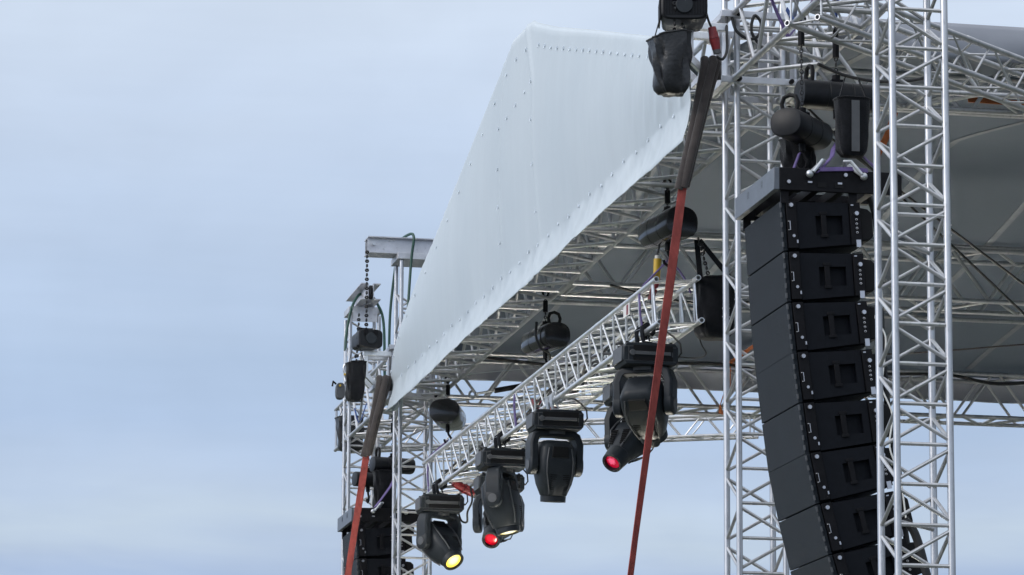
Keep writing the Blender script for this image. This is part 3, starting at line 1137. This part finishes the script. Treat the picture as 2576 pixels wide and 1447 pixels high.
# violet slings between hoists, trusses and flying frames
sling('violet sling tied from the near flying frame up to the hoist hook', [(6.99, 23.72, 7.36), (7.04, 23.75, 7.40), (7.13, 23.8, 7.50), (7.2, 24.0, 7.60), (7.30, 24.2, 7.72)], .035, PURP, (0, 1, .3))
sling('violet sling lying along the top edge of the near flying frame', [(7.02, 23.72, 7.385), (7.12, 23.72, 7.392), (7.25, 23.72, 7.40), (7.36, 23.73, 7.395)], .03, PURP, (0, .3, 1))
sling('violet sling running down right of the striped chain bag to the near flying frame', [(7.30, 24.2, 7.74), (7.37, 24.0, 7.60), (7.42, 23.9, 7.50), (7.47, 23.8, 7.41)], .035, PURP, (0, 1, .3))
sling('violet sling at the back left of the near flying frame', [(6.90, 24.2, 7.40), (6.96, 24.2, 7.46), (7.03, 24.25, 7.62)], .035, PURP, (0, 1, .3))
sling('bright blue-violet sling on the far flying frame, tied to a silver shackle', [(6.96, 41.36, 7.42), (7.06, 41.5, 7.54), (7.2, 41.7, 7.72), (7.29, 42.0, 7.84)], .045, PURP, (0, 1, .3))
sling('violet sling wrapped round the lighting truss below the middle hoist', [(7.49, 34.62, 7.90), (7.42, 34.9, 7.86), (7.33, 35.15, 7.80), (7.292, 35.2, 7.74), (7.29, 35.2, 7.60), (7.31, 35.2, 7.40)], .075, PURP, (0, 1, .2))
sling('violet sling wrapped round the near end of the lighting truss', [(7.47, 29.75, 7.98), (7.38, 29.85, 7.88), (7.31, 29.95, 7.80), (7.28, 29.98, 7.74), (7.29, 29.98, 7.55), (7.32, 29.98, 7.37)], .045, PURP, (0, 1, .2))
sling('violet sling from the near hoist hook down to the right chord of the lighting truss', [(7.49, 29.75, 7.98), (7.57, 29.75, 7.90), (7.65, 29.78, 7.80), (7.68, 29.8, 7.72)], .045, PURP, (0, 1, .2))
sling('violet sling from the far hoist hook to the far end of the lighting truss', [(7.46, 39.6, 7.93), (7.38, 39.75, 7.86), (7.30, 39.85, 7.78), (7.285, 39.85, 7.6), (7.30, 39.85, 7.40)], .07, PURP, (0, 1, .2))
sling('dark violet sling holding the near hoist chain to the front truss', [(7.35, 29.75, 8.60), (7.45, 29.75, 8.66), (7.47, 29.75, 8.62), (7.46, 29.75, 8.56), (7.5, 29.75, 8.64), (7.56, 29.75, 8.58)], .05, BROWN, (0, 1, 0))
sling('blue sling looped round the wing truss above the near speaker hoist', [(6.96, 24.3, 8.66), (7.0, 24.28, 8.58), (7.03, 24.25, 8.53), (7.06, 24.28, 8.58), (7.12, 24.3, 8.66)], .05, BLUEW, (0, 1, 0))
sling('blue sling looped over the slim diagonal truss at the top right', [(7.32, 24.5, 8.95), (7.345, 24.45, 8.80), (7.36, 24.45, 8.60), (7.38, 24.45, 8.80), (7.42, 24.5, 8.95)], .05, BLUEW, (0, 1, 0))
sling('violet sling hanging in the near wing truss behind the bright tube', [(7.0, 25.0, 9.05), (7.1, 25.05, 8.85), (7.2, 25.1, 8.68), (7.30, 25.1, 8.80), (7.40, 25.1, 9.0)], .045, PURP, (0, 1, 0))
sling('blue sling looped in the far wing truss beside the brown sling', [(6.88, 42.4, 8.72), (6.91, 42.4, 8.60), (6.93, 42.4, 8.55), (6.97, 42.4, 8.62), (7.02, 42.4, 8.78)], .06, BLUEW, (0, 1, 0))
sling('orange strap looped round the far side truss right of the two near moving lights', [(10.86, 40.38, 9.05), (10.82, 40.36, 8.80), (10.75, 40.38, 8.58), (10.79, 40.5, 8.50), (10.87, 40.55, 8.56), (10.90, 40.5, 8.80), (10.88, 40.4, 9.04)], .07, ORANGE, (.3, 1, 0))
sling('orange strap stretched up from the far side truss towards the speaker stack', [(10.85, 40.36, 9.06), (11.0, 39.6, 9.18), (11.2, 38.6, 9.4)], .09, ORANGE, (1, 0, .3))
sling('orange strap hanging under the roof right of the striped chain bag', [(8.45, 27.0, 8.30), (8.55, 27.0, 8.50), (8.60, 27.0, 8.66)], .05, ORANGE, (1, 0, 0))
sling('orange strap stretched along below the grey skirt', [(9.4, 27.6, 8.95), (10.2, 27.6, 8.94), (11.2, 27.6, 8.95)], .05, ORANGE, (0, .4, 1))

# ------------------------------------------------------------------ sleeve blocks, brackets, guy straps
def sleeve(label, X, Y, zb, zt_):
    t = thing('sleeve_block', label, 'sleeve block', (X, Y, zb), 'sleeve blocks on the stage towers')
    h = zt_-zb
    b = MB()
    for sy in (-1, 1):
        b.box((X-.262, Y+sy*.15, (zb+zt_)/2), (.012, .13, h))
        b.box((X+.262, Y+sy*.15, (zb+zt_)/2), (.012, .13, h))
    for sx in (-1, 1):
        b.box((X+sx*.17, Y+.262, (zb+zt_)/2), (.12, .012, h))
    b.split('side_plate', PLATE, t, bevel=.002)
    b = MB()
    for z in (zb, zt_):
        for sy in (-1, 1):
            # square tubes with open ends
            b.beam((X-.33, Y+sy*.29, z), (X+.33, Y+sy*.29, z), .05, .05)
        for sx in (-1, 1):
            b.beam((X+sx*.29, Y-.262, z+.002), (X+sx*.29, Y+.262, z+.002), .05, .05)
    b.split('square_tube_frame', PLATE, t, bevel=.003)
    b = MB()
    for z in (zb, zt_):
        for sx in (-1, 1):
            b.tube((X+sx*.20, Y-.35, z), (X+sx*.20, Y-.31, z), .018, 8)
    b.split('bolt', RIG, t)
    return t
sleeve('grey plate sleeve block clamped round the near stage tower, beside the brown sling', TX, YN, 8.56, 9.06)
sleeve('grey plate sleeve block clamped round the far stage tower at the tarpaulin corner', TX+.02, YF, 8.56, 9.10)

def bracket(label, X, Y, z):
    """square-tube outrigger in front of a sleeve block; X is its outer face, two frames side by side"""
    t = thing('outrigger_bracket', label, 'bracket', (X, Y, z), 'square tube outrigger brackets')
    w = .056
    L = .32
    for y in (Y-.13, Y+.13):
        b = MB()
        b.beam((X, y, z+.29), (X+L, y, z+.29), w, w)
        b.beam((X+w/2, y, z+.262), (X+w/2, y, z+.05), w, w-.002, (1, 0, 0))
        b.beam((X+.02, y, z+.06), (X+.17, y, z-.085), w-.004, w-.004, (0, 1, 0))
        b.build('frame', ALU2, t, bevel=.004)
    b = MB()
    b.beam((X+.04, Y-.10, z+.22), (X+.04, Y+.10, z+.22), .05, .05)
    b.beam((X+.14, Y-.16, z-.085), (X+.14, Y+.16, z-.085), .05, .05)
    b.split('cross_tube', PLATE, t, bevel=.003)
    return t
bracket('silver square tube bracket on the near sleeve block, holding the near brown sling', 6.63, 25.98, 8.64)
bracket('silver square tube bracket on the far sleeve block, holding the far brown sling', 6.66, 40.62, 8.74)

def round_sling(label, top, bot, w, back):
    """two soft doubled loops hanging from the bracket, pinched together at the strap"""
    t = thing('round_sling', label, 'sling', tuple(bot), 'brown guy slings')
    top, bot = V(top), V(bot)
    for k, (dx, dy) in enumerate(((-.36, -.02), (.05, -.05), (.36, .0))):
        a = top+V((dx*w*1.0, dy, .0))
        c = bot+V((dx*w*.62, dy*.5, .012*k))
        pts = []
        for i in range(17):
            s_ = i/16
            p = a.lerp(c, s_)
            p.x += .012*math.sin(s_*PI)*(1-k)
            p.y += .01*math.sin(s_*5+k)
            pts.append(p)
        # over the bar at the top
        pre = [a+V((.02, back*.9, -.10)), a+V((.01, back*.6, .015)), a+V((.0, back*.25, .035))]
        MB().path(pre+pts, w*.235, 12, False, .62, X_).build('loop', BROWN, t, 60)
    return t
round_sling('brown doubled sling hanging from the near bracket into the long red strap', (6.79, 25.72, 8.62), (6.565, 25.72, 7.66), .135, .1)
round_sling('brown doubled sling hanging from the far bracket into the far red strap', (6.87, 40.30, 8.70), (6.675, 40.30, 7.83), .15, .1)
def guy(label, p0, p1, w, tw):
    t = thing('ratchet_strap', label, 'strap', tuple(p0), 'red guy straps')
    p0, p1 = V(p0), V(p1)
    n = 30
    def wd(s_):
        a = tw*s_
        return V((math.cos(a), math.sin(a), 0))
    pts = []
    for i in range(n+1):
        q = p0.lerp(p1, i/n)
        pts.append(q)
    MB().ribbon(pts, w, .006, wd).build('webbing', RED, t, 40)
    o2 = V((.006, .016, 0))
    MB().ribbon([p+o2+V((.008*math.sin(i*.5), 0, 0)) for i, p in enumerate(pts)], w*.86, .006, lambda s_: wd(s_)+V((0, .12, 0))).build('webbing', RED, t, 40)
    return t
gv = V((6.167-6.558, 0, 4.836-7.655)).normalized()
p0 = V((6.57, 25.71, 7.68))
guy('long red strap pulled down from the near brown sling across the hoist and moving light', p0, p0+V((6.167-6.556, 0, 4.836-7.65))*2.1, .062, 1.5)
p0 = V((6.676, 40.29, 7.86))
guy('red strap pulled down from the far brown sling across the far flying frame', p0, p0+V((6.486-6.671, 0, 6.508-7.806))*3.2, .072, .4)

# ------------------------------------------------------------------ beams on the far tower tops
def i_beam(b, p0, p1, h, w, t, up=Z_):
    p0, p1 = V(p0), V(p1)
    d = (p1-p0).normalized()
    s_ = d.cross(Z_)
    b.beam(p0, p1, t, h-2*t+.001)
    for z in (h/2-t/2, -h/2+t/2):
        b.beam(p0+Z_*z, p1+Z_*z, w, t)
t = thing('cantilever_beam', 'silver I-beam cantilevered over the far stage tower, a long chain hanging from its end', 'beam', (TX, YF, 10.12), 'beams on the far towers')
for dy in (-.1, .06):
    b = MB()
    i_beam(b, (6.715, YF+dy, 10.29), (7.75, YF+dy, 10.29), .19, .13, .012)
    b.build('beam', PLATE, t)
b = MB().box((TX+.02, YF, 10.16), (.46, .46, .07))
b.build('cap_plate', PLATE, t, bevel=.003)
b = MB().tube((6.78, YF-.175, 10.30), (6.78, YF-.15, 10.30), .022, 16)
b.tube((6.78, YF-.15, 10.30), (6.78, YF+.12, 10.30), .014, 10)
b.build('pulley_bolt', GALV, t)
t = thing('cantilever_beam', 'pair of silver channels on the cap of the farthest tower, seen end on', 'beam', (TX-.065, YQ, 10.05), 'beams on the far towers')
for sx in (-1, 1):
    b = MB()
    x = TX-.065+.01+sx*.032
    b.beam((x, YQ-.55, 10.28), (x, YQ+.6, 10.28), .012, .19)
    for z in (10.28+.094, 10.28-.094):
        b.beam((x+sx*.045, YQ-.55, z), (x+sx*.045, YQ+.6, z), .085, .012)
    b.build('channel', PLATE, t)
MB().tube((7.18, YQ-.53, 10.27), (7.21, YQ-.53, 10.27), .085, 24).build('chain_wheel', RIG, t)
MB().box((TX-.065, YQ, 10.12), (.39, .39, .075)).build('cap_plate', PLATE, t, bevel=.003)
MB().box((TX-.065, YQ-.19, 10.03), (.30, .02, .11)).build('gusset', PLATE, t)
wire('green hose draped over the far stage tower beam', [(7.12, 40.4, 8.9), (7.15, 40.4, 9.6), (7.18, 40.4, 10.1), (7.20, 40.36, 10.35), (7.17, 40.5, 10.41), (7.12, 40.9, 10.38), (7.10, 41.0, 10.1), (7.05, 41.0, 9.6), (7.04, 41.0, 9.0)], .016, GREEN, 'hose', 'hose')
wire('green hose arching over the cap of the farthest tower', [(6.92, 43.4, 9.58), (6.935, 43.45, 9.75), (6.97, 43.5, 9.95), (7.03, 43.55, 10.17), (7.14, 43.7, 10.33), (7.26, 43.7, 10.33), (7.34, 43.6, 10.2), (7.40, 43.5, 9.95), (7.42, 43.5, 9.3)], .017, GREEN, 'hose', 'hose')
t = thing('chain_shackle', 'steel shackle at the foot of the green hose left of the farthest tower', 'shackle', (6.93, 43.4, 9.2))
b = MB().tube((6.93, 43.4, 9.6), (6.935, 43.4, 9.43), .012, 8)
b.ring((6.94, 43.4, 9.36), .06, .014, (.3, 1, 0), 16, 7, .6)
b.ring((6.935, 43.4, 9.25), .05, .014, (1, .3, 0), 16, 7, .7)
b.build('eye', GALV, t)
MB().tube((6.90, 43.35, 9.28), (6.97, 43.35, 9.28), .013, 10).build('pin', YELL, t)
t = thing('pulley_block', 'dark grey pulley block on the left edge of the far wing truss', 'pulley', (6.88, 43.5, 9.1))
secs = [superell(V((6.88, 43.5+dy, 9.10)), X_, Z_, .055*k, .10*k, 16, 3) for dy, k in ((-.05, .9), (-.04, 1), (.04, 1), (.05, .9))]
MB().loft(secs).build('cheek', PLASTG, t)
MB().tube((6.87, 43.43, 9.16), (6.87, 43.57, 9.16), .013, 10).build('axle', YELL, t)
MB().path([(6.82, 43.45, 9.18), (6.78, 43.4, 9.20), (6.77, 43.4, 9.14)], .012, 6).build('hook', RIG, t)

# ------------------------------------------------------------------ moving lights
def moving_light(label, loc, pan, tilt, lens, base_yaw=0.0, scale=1.0, clamp=BLACK, spot=False, beam=0.0):
    t = thing('moving_light', label, 'stage light', (0, 0, 0), 'black moving lights under the truss')
    base = [(-.235, -.165), (-.205, -.115), (.215, -.115), (.24, -.15), (.24, -.265), (.215, -.30), (-.205, -.30), (-.235, -.25)]
    bm = MB().prism(base, -.18, .18, lambda u, w, a: (u, a, w))
    bo = bm.build('base', PLAST, t, bevel=.008, local=True)
    b = MB()
    b.box((.02, -.184, -.165), (.34, .012, .05))
    b.box((.02, -.184, -.25), (.34, .012, .036))
    b.split('recess_shade', RUBBER, bo, local=True)  # dark raised strips stand in for the shade inside the recesses
    b = MB()
    b.beam((-.15, -.195, -.207), (.17, -.195, -.207), .018, .03)
    b.tube((-.16, -.187, -.205), (-.16, -.204, -.205), .026, 16)
    b.build('handle', PLASTG, bo, bevel=.003, local=True)
    b = MB()
    b.prism([(-.15, -.14), (.15, -.14), (.13, -.27), (-.13, -.27)], -.241, -.228, lambda u, w, a: (a, u, w))
    b.prism([(-.15, -.14), (.15, -.14), (.13, -.27), (-.13, -.27)], .236, .247, lambda u, w, a: (a, u, w))
    b.split('end_panel', PLASTG, bo, bevel=.003, local=True)
    for y in (-.085, .085):
        b = MB()
        b.path([(-.045, y, .035), (-.05, y, .0), (-.042, y, -.06), (-.03, y, -.10), (.06, y, -.118)], .013, 6, False, 1.6, (0, 1, 0))
        b.path([(-.046, y, .03), (-.01, y, .056), (.03, y, .05), (.052, y, .02), (.05, y, -.01), (.03, y, -.03)], .013, 6, False, 1.6, (0, 1, 0))
        b.tube((.0, y, -.03), (.02, y, -.085), .008, 8)
        b.box((.01, y, -.108), (.12, .05, .016))
        b.build('clamp', clamp, t, local=True)
    b = MB()
    for x in (-.19, .19):
        for y in (-.13, .13):
            b.tube((x, y, -.118), (x, y, -.10), .014, 10)
    b.split('foot', RUBBER, bo, local=True)
    b = MB()
    for z in (-.15, -.27):
        b.box((.0, -.1815, z), (.44, .004, .005))
    for x in (-.19, .19):
        b.box((x, -.1815, -.21), (.005, .004, .12))
    b.build('seam', PLASTG, bo, local=True)
    MB().path([(.235, -.05, -.20), (.275, -.055, -.205), (.30, -.06, -.17), (.295, -.05, -.09), (.25, .0, -.02), (.20, .05, .03), (.12, .08, .05)], .0085, 6).build('lead', CABLE, t, local=True)
    MB().tube((.236, -.05, -.20), (.268, -.054, -.204), .014, 10).build('connector', RUBBER, t, local=True)
    MB().path([(-.10, .02, -.11), (-.13, .05, -.06), (-.10, .06, .01), (-.03, .06, .04), (.03, .05, .0), (.06, .03, -.11)], .0035, 5).build('safety_wire', GALV, t, local=True)
    # yoke
    Rz = M.Rotation(pan, 4, 'Z')
    yk = MB()
    secs = []
    prof = [(-.225, -.60), (-.23, -.42), (-.205, -.345), (-.16, -.318), (0, -.312), (.16, -.318), (.205, -.345), (.23, -.42), (.225, -.60)]
    def ysec(i):
        x, z = prof[i]
        a = V((prof[min(i+1, 8)][0]-prof[max(i-1, 0)][0], 0, prof[min(i+1, 8)][1]-prof[max(i-1, 0)][1])).normalized()
        nrm = V((-a.z, 0, a.x))
        hw = .075 if 2 <= i <= 6 else .085
        c = V((x, 0, z))-nrm*0.0
        th = .036
        return [c+nrm*th-Y_*hw*.8, c+nrm*th+Y_*hw*.8, c+nrm*th*.5+Y_*hw, c-nrm*th+Y_*hw, c-nrm*th-Y_*hw, c+nrm*th*.5-Y_*hw]
    yk.loft([ysec(i) for i in range(9)])
    for sx in (-1, 1):
        secs = []
        for x, k in ((-.036, .9), (-.03, 1), (.03, 1), (.04, .86)):
            secs.append(superell(V((sx*.222+sx*x, 0, -.605)), Y_, Z_, .088*k, .105*k, 22, 2.4))
        yk.loft(secs)
    yo = yk.build('yoke', PLAST, t, 40, local=True, bevel=.005)
    yo.matrix_local = Rz
    b = MB()
    for sx in (-1, 1):
        b.tube((sx*.26, 0, -.62), (sx*.268, 0, -.62), .045, 20)
    b.tube((0, 0, -.28), (0, 0, -.33), .11, 24)
    b.split('pivot_cap', PLASTG, yo, local=True)
    b = MB()
    for x, z in ((-.12, -.345), (-.04, -.34), (.04, -.34), (.12, -.345)):
        b.tube((x, -.066, z), (x, -.058, z), .006, 8)
    b.build('screws', STEEL, yo, local=True)
    # head: hangs from the tilt axis, beam along local -Z
    hd = MB()
    def hs(z, a, b_, e, oy=0):
        return superell(V((0, oy, z)), X_, Y_, a, b_, 32, e)
    if spot:
        hd.loft([hs(.215, .085, .075, 4), hs(.20, .115, .10, 4.5), hs(.15, .145, .13, 5), hs(.04, .155, .148, 4.5), hs(-.06, .150, .145, 3.6), hs(-.17, .125, .122, 2.8), hs(-.265, .094, .094, 2.2), hs(-.27, .104, .104, 2.0), hs(-.275, .108, .108, 2.0), hs(-.40, .096, .096, 2.0), hs(-.405, .094, .094, 2), hs(-.405, .073, .073, 2), hs(-.375, .071, .071, 2)])
    else:
        hd.loft([hs(.225, .10, .085, 4), hs(.21, .13, .112, 4.5), hs(.16, .165, .142, 5), hs(.05, .178, .158, 4.5), hs(-.07, .178, .160, 3.8), hs(-.18, .158, .150, 3.0), hs(-.285, .120, .120, 2.3), hs(-.29, .115, .115, 2.1), hs(-.294, .120, .120, 2.0), hs(-.345, .118, .118, 2.0), hs(-.345, .096, .096, 2), hs(-.33, .094, .094, 2)])
    ho = hd.build('head', PLAST, t, 32, local=True)
    Hm = Rz @ M.Translation((0, 0, -.61)) @ M.Rotation(-tilt, 4, 'X')
    ho.matrix_local = Hm
    # panels, vents and seams
    b = MB()
    for s_ in (-1, 1):
        b.prism([(-.075, .165), (.075, .165), (.085, .06), (-.085, .06)], s_*.135, s_*.1605, lambda u, w, a: (u, a, w))
    b.split('cover_panel', RUBBER, ho, bevel=.004, local=True)
    for s_ in (-1, 1):
        for c_ in (-1, 1):
            b = MB()
            for k in range(8):
                z = -.10-.019*k
                r_ = .156-.0019*(k*k)*.12
                b.box((c_*.062, s_*(r_-.003-(.0055 if spot else .0024)*k), z), (.066-.003*k, .012, .008))
            b.build('vent_slats', RUBBER, ho, local=True)
    b = MB()
    for s_ in (-1, 1):
        for c_ in (-1, 1):
            k_ = .80 if spot else 1.0
            b.path([(c_*.11, s_*.145, .15), (c_*.128, s_*.152, .03), (c_*.126, s_*.150, -.08), (c_*.105*k_, s_*.138*k_, -.19), (c_*.085*k_, s_*.115*k_, -.275)], .007, 6)
    b.split('seam', PLASTG, ho, local=True)
    zl, rl = (-.374, .070) if spot else (-.328, .094)
    lz = MB().loft([hs(zl, rl, rl, 2), hs(zl-.006, rl*.84, rl*.84, 2), hs(zl-.011, rl*.5, rl*.5, 2), hs(zl-.013, .01, .01, 2)])
    lz.build('lens', lens, ho, 60, local=True)
    if beam:
        bl = bpy.data.lights.new('beam', 'SPOT')
        bl.energy = beam
        bl.spot_size = rad(34)
        bl.spot_blend = .5
        bl.shadow_soft_size = .06
        bl.color = (1, .96, .88)
        blo = bpy.data.objects.new('beam', bl)
        COL.objects.link(blo)
        blo.parent = ho
        blo.matrix_local = M.Translation((0, 0, zl-.03))
    t.location = loc
    t.rotation_euler = (0, 0, base_yaw)
    t.scale = (scale,)*3
    return t
XL, ZL = 7.322, 7.392
XR, ZR = 7.677, 7.42
moving_light('big moving light nearest the red strap, its dark head tipped away', (XL, 29.95, ZL), rad(-34), rad(-46), PLASTG, rad(2), 1.0)
moving_light('moving light pointing left with a glowing pink lens, behind the nearest one', (XR+.02, 31.95, ZR), rad(-50), rad(50), LENSP, 0, spot=True)
moving_light('moving light with its head hanging straight down, second from the red strap, on silver clamps', (XL, 33.5, ZL), rad(9), rad(-6), LENSW, 0, clamp=GALV, beam=80000)
moving_light('moving light seen along its yoke arm, a warm lens glowing at its lower end', (XL, 35.95, ZL), rad(58), rad(13), LENSW, 0, beam=80000)
moving_light('moving light with a round glowing red lens, behind the one with the warm lens', (XR, 37.85, ZR), rad(-25), rad(56), LENSR, 0, spot=True)
moving_light('farthest moving light, lowest in the row, its bright yellow lens turned right', (XL, 39.32, ZL), rad(30), rad(46), LENSY, 0, beam=36000)

# ------------------------------------------------------------------ cables, plugs, small rigging
def plug(label, p, d, mt, L=.17, r=.036, tail=True):
    t = thing('power_plug', label, 'plug', p)
    p, d = V(p), V(d).normalized()
    MB().tube(p, p+d*L*.5, r*.8, 14, r*1.05).build('body', mt, t)
    MB().tube(p+d*L*.52, p+d*L, r*1.1, 14, r*.85).build('socket', mt, t)
    MB().tube(p+d*L, p+d*(L+.03), r*.8, 14).build('collar', PLASTG if tail else WHITEP, t)
    return t
plug('red power plug hanging under the top hoist beside the silver bracket', (6.765, 25.6, 8.86), (.22, .05, -1), REDP)
wire('black cable looping from the red power plug up to the near tower', [(6.80, 25.6, 8.64), (6.85, 25.62, 8.63), (6.905, 25.7, 8.72), (6.93, 25.8, 8.9), (6.955, 25.9, 9.02), (7.0, 26.0, 9.06)], .011)
wire('black cable hanging from the ribbed hoist to the red power plug', [(6.71, 25.55, 8.95), (6.735, 25.58, 8.9), (6.765, 25.6, 8.85)], .009)
plug('red power plug inside the middle of the lighting truss', (7.40, 34.9, 7.60), (.9, .3, -.1), REDP, .26, .042)
plug('dark red power plug inside the far end of the lighting truss', (7.45, 39.2, 7.42), (1, .1, -.5), REDP, .26, .05)
plug('small red power plug at the near end of the lighting truss', (7.42, 29.9, 7.86), (-.3, .1, -1), REDP, .2, .03)
t = thing('control_plug', 'yellow control plug hanging below the hoist beside the red strap', 'plug', (7.42, 29.9, 8.02))
MB().tube((7.42, 29.9, 8.02), (7.41, 29.9, 7.82), .034, 12, .028).build('body', YELL, t)
MB().tube((7.42, 29.9, 8.02), (7.42, 29.9, 8.05), .024, 12).build('collar', WHITEP, t)
MB().path([(7.42, 29.9, 8.05), (7.425, 29.88, 8.10), (7.43, 29.85, 8.14)], .009, 6).build('lead', CABLE, t)
wire('black control cable looped round the middle hoist', [(7.34, 34.4, 8.30), (7.335, 34.4, 8.16), (7.38, 34.4, 8.05), (7.46, 34.4, 8.0), (7.50, 34.5, 7.93)], .013)
wire('thin black cable hanging from the right chord at the near end of the lighting truss', [(7.665, 30.0, 7.74), (7.69, 29.9, 7.6), (7.72, 29.8, 7.45), (7.76, 29.75, 7.28), (7.80, 29.75, 7.2), (7.74, 29.8, 7.17), (7.60, 29.95, 7.20)], .006)
wire('black cable hanging in a loop behind the farthest moving light', [(7.60, 39.0, 7.36), (7.62, 39.0, 7.2), (7.58, 39.05, 7.08), (7.585, 39.1, 6.98), (7.56, 39.3, 7.02), (7.52, 39.32, 7.15)], .011)
rnd = random.Random(3)
for k in range(7):
    pts = []
    ph = rnd.uniform(0, 6)
    x0 = 7.40+.03*k
    n = 16
    for i in range(n+1):
        Y = 30.6+(39.6-30.6)*i/n
        pts.append((x0+.05*math.sin(i*1.3+ph), Y, 7.52+.06*math.sin(i*1.9+ph*2)+.012*k-.02*math.sin(i*.7)))
    wire(['black cable lying along inside the lighting truss', 'white cable lying along inside the lighting truss'][k % 3 == 1], pts, .010 if k % 2 else .013, WHITEP if k % 3 == 1 else CABLE, grp='cables inside the lighting truss')
wire('black cable strung under the front of the roof to the near tower', [(7.45, 25.2, 8.52), (7.7, 25.3, 8.47), (8.0, 25.4, 8.47), (8.35, 25.6, 8.56), (8.5, 25.7, 8.66)], .013)
wire('black cable coiled on the sleeve block of the near tower', [(7.0, 25.93, 9.06), (7.03, 25.9, 8.93), (7.12, 25.9, 8.87), (7.20, 25.9, 8.9), (7.22, 25.9, 9.0), (7.17, 25.9, 9.05), (7.15, 25.9, 8.92), (7.26, 25.92, 8.78)], .012)
for lab, a, b_ in (('steel bracing wire falling steeply to the right edge under the roof', (8.6, 30, 9.58), (11.6, 30, 6.9)), ('steel bracing wire falling gently to the right edge, above the steeper one', (8.7, 30.4, 9.55), (12.2, 30.4, 7.1))):
    o = MB().tube(a, b_, .011, 8).build('bracing_wire', CABLE, None)
    tag(o, lab, 'wire', 'bracing wires under the roof')
for lab, pts in (('black cable sagging along the far side truss below the roof edge', [(8.0, 40.3, 9.0), (8.8, 40.2, 8.93), (9.6, 40.2, 8.97), (10.6, 40.2, 9.02), (11.4, 40.25, 8.98)]),
                 ('black cable hanging along the far side truss at the right edge', [(12.6, 40.2, 8.98), (13.4, 40.2, 9.0), (14.0, 40.2, 8.92), (14.7, 40.2, 9.0)])):
    wire(lab, pts, .02)
wire('black cable drooping under the roof to the right of the near hoist', [(7.9, 33.7, 8.55), (8.4, 33.6, 8.42), (9.0, 33.6, 8.40), (9.8, 33.65, 8.52)], .014)
wire('thin black cable hanging down from the roof cross truss behind the middle hoist', [(8.2, 33.8, 8.55), (8.22, 33.8, 8.2), (8.21, 33.8, 7.95), (8.24, 33.8, 7.8)], .012)
wire('brown rope strung loosely under the roof at the right edge', [(10.8, 38.0, 8.72), (12.2, 38.0, 8.82), (13.6, 38.0, 8.98), (14.6, 38.0, 9.08)], .009, BROWN, 'rope', 'rope')
t = thing('turnbuckle', 'dark steel turnbuckle stretched from the far side truss to the lighting truss', 'turnbuckle', (8.1, 40.3, 8.63))
MB().tube((8.12, 40.3, 8.63), (8.45, 40.3, 8.70), .03, 12).build('body', RIG, t)
b = MB().tube((7.90, 40.3, 8.585), (8.12, 40.3, 8.63), .014, 8)
b.tube((8.45, 40.3, 8.70), (8.62, 40.3, 8.735), .014, 8)
b.ring((7.87, 40.3, 8.58), .035, .014, (0, 1, 0))
b.ring((8.65, 40.3, 8.74), .035, .014, (0, 1, 0))
b.build('threaded_eye', GALV, t)
# white cables of the near speaker stack
wire('white cable hanging along the back of the near speaker stack', [(7.40, 23.72, 6.80), (7.44, 23.72, 6.62), (7.445, 23.72, 6.45), (7.40, 23.72, 6.38), (7.47, 23.72, 6.25), (7.45, 23.72, 6.02), (7.44, 23.72, 5.9), (7.51, 23.72, 5.72), (7.49, 23.72, 5.5), (7.56, 23.72, 5.3), (7.6, 23.72, 5.0)], .006, WHITEP)
wire('black cable running down behind the near speaker stack', [(7.42, 24.0, 7.35), (7.50, 24.0, 7.1), (7.52, 24.0, 6.6), (7.55, 24.0, 6.0), (7.62, 24.0, 5.4), (7.72, 24.0, 4.7), (7.8, 24.0, 4.2)], .022)
wire('ribbed black cable hanging free at the lower right of the near speaker stack', [(7.55, 23.6, 5.0), (7.62, 23.6, 4.9), (7.68, 23.6, 4.7), (7.74, 23.6, 4.4), (7.78, 23.6, 4.0)], .03)
wire('black cable hanging behind the far speaker stack', [(7.22, 41.6, 7.2), (7.23, 41.6, 6.9), (7.22, 41.6, 6.5), (7.22, 41.6, 6.0)], .022)
t = thing('truss_label_plate', 'small white plate with a red stripe on the near end of the lighting truss', 'label plate', (7.26, 30.4, 7.66))
MB().box((7.272, 30.4, 7.665), (.006, .22, .10)).build('plate', LABEL, t)
MB().box((7.268, 30.36, 7.665), (.004, .06, .085)).build('stripe', REDP, t)
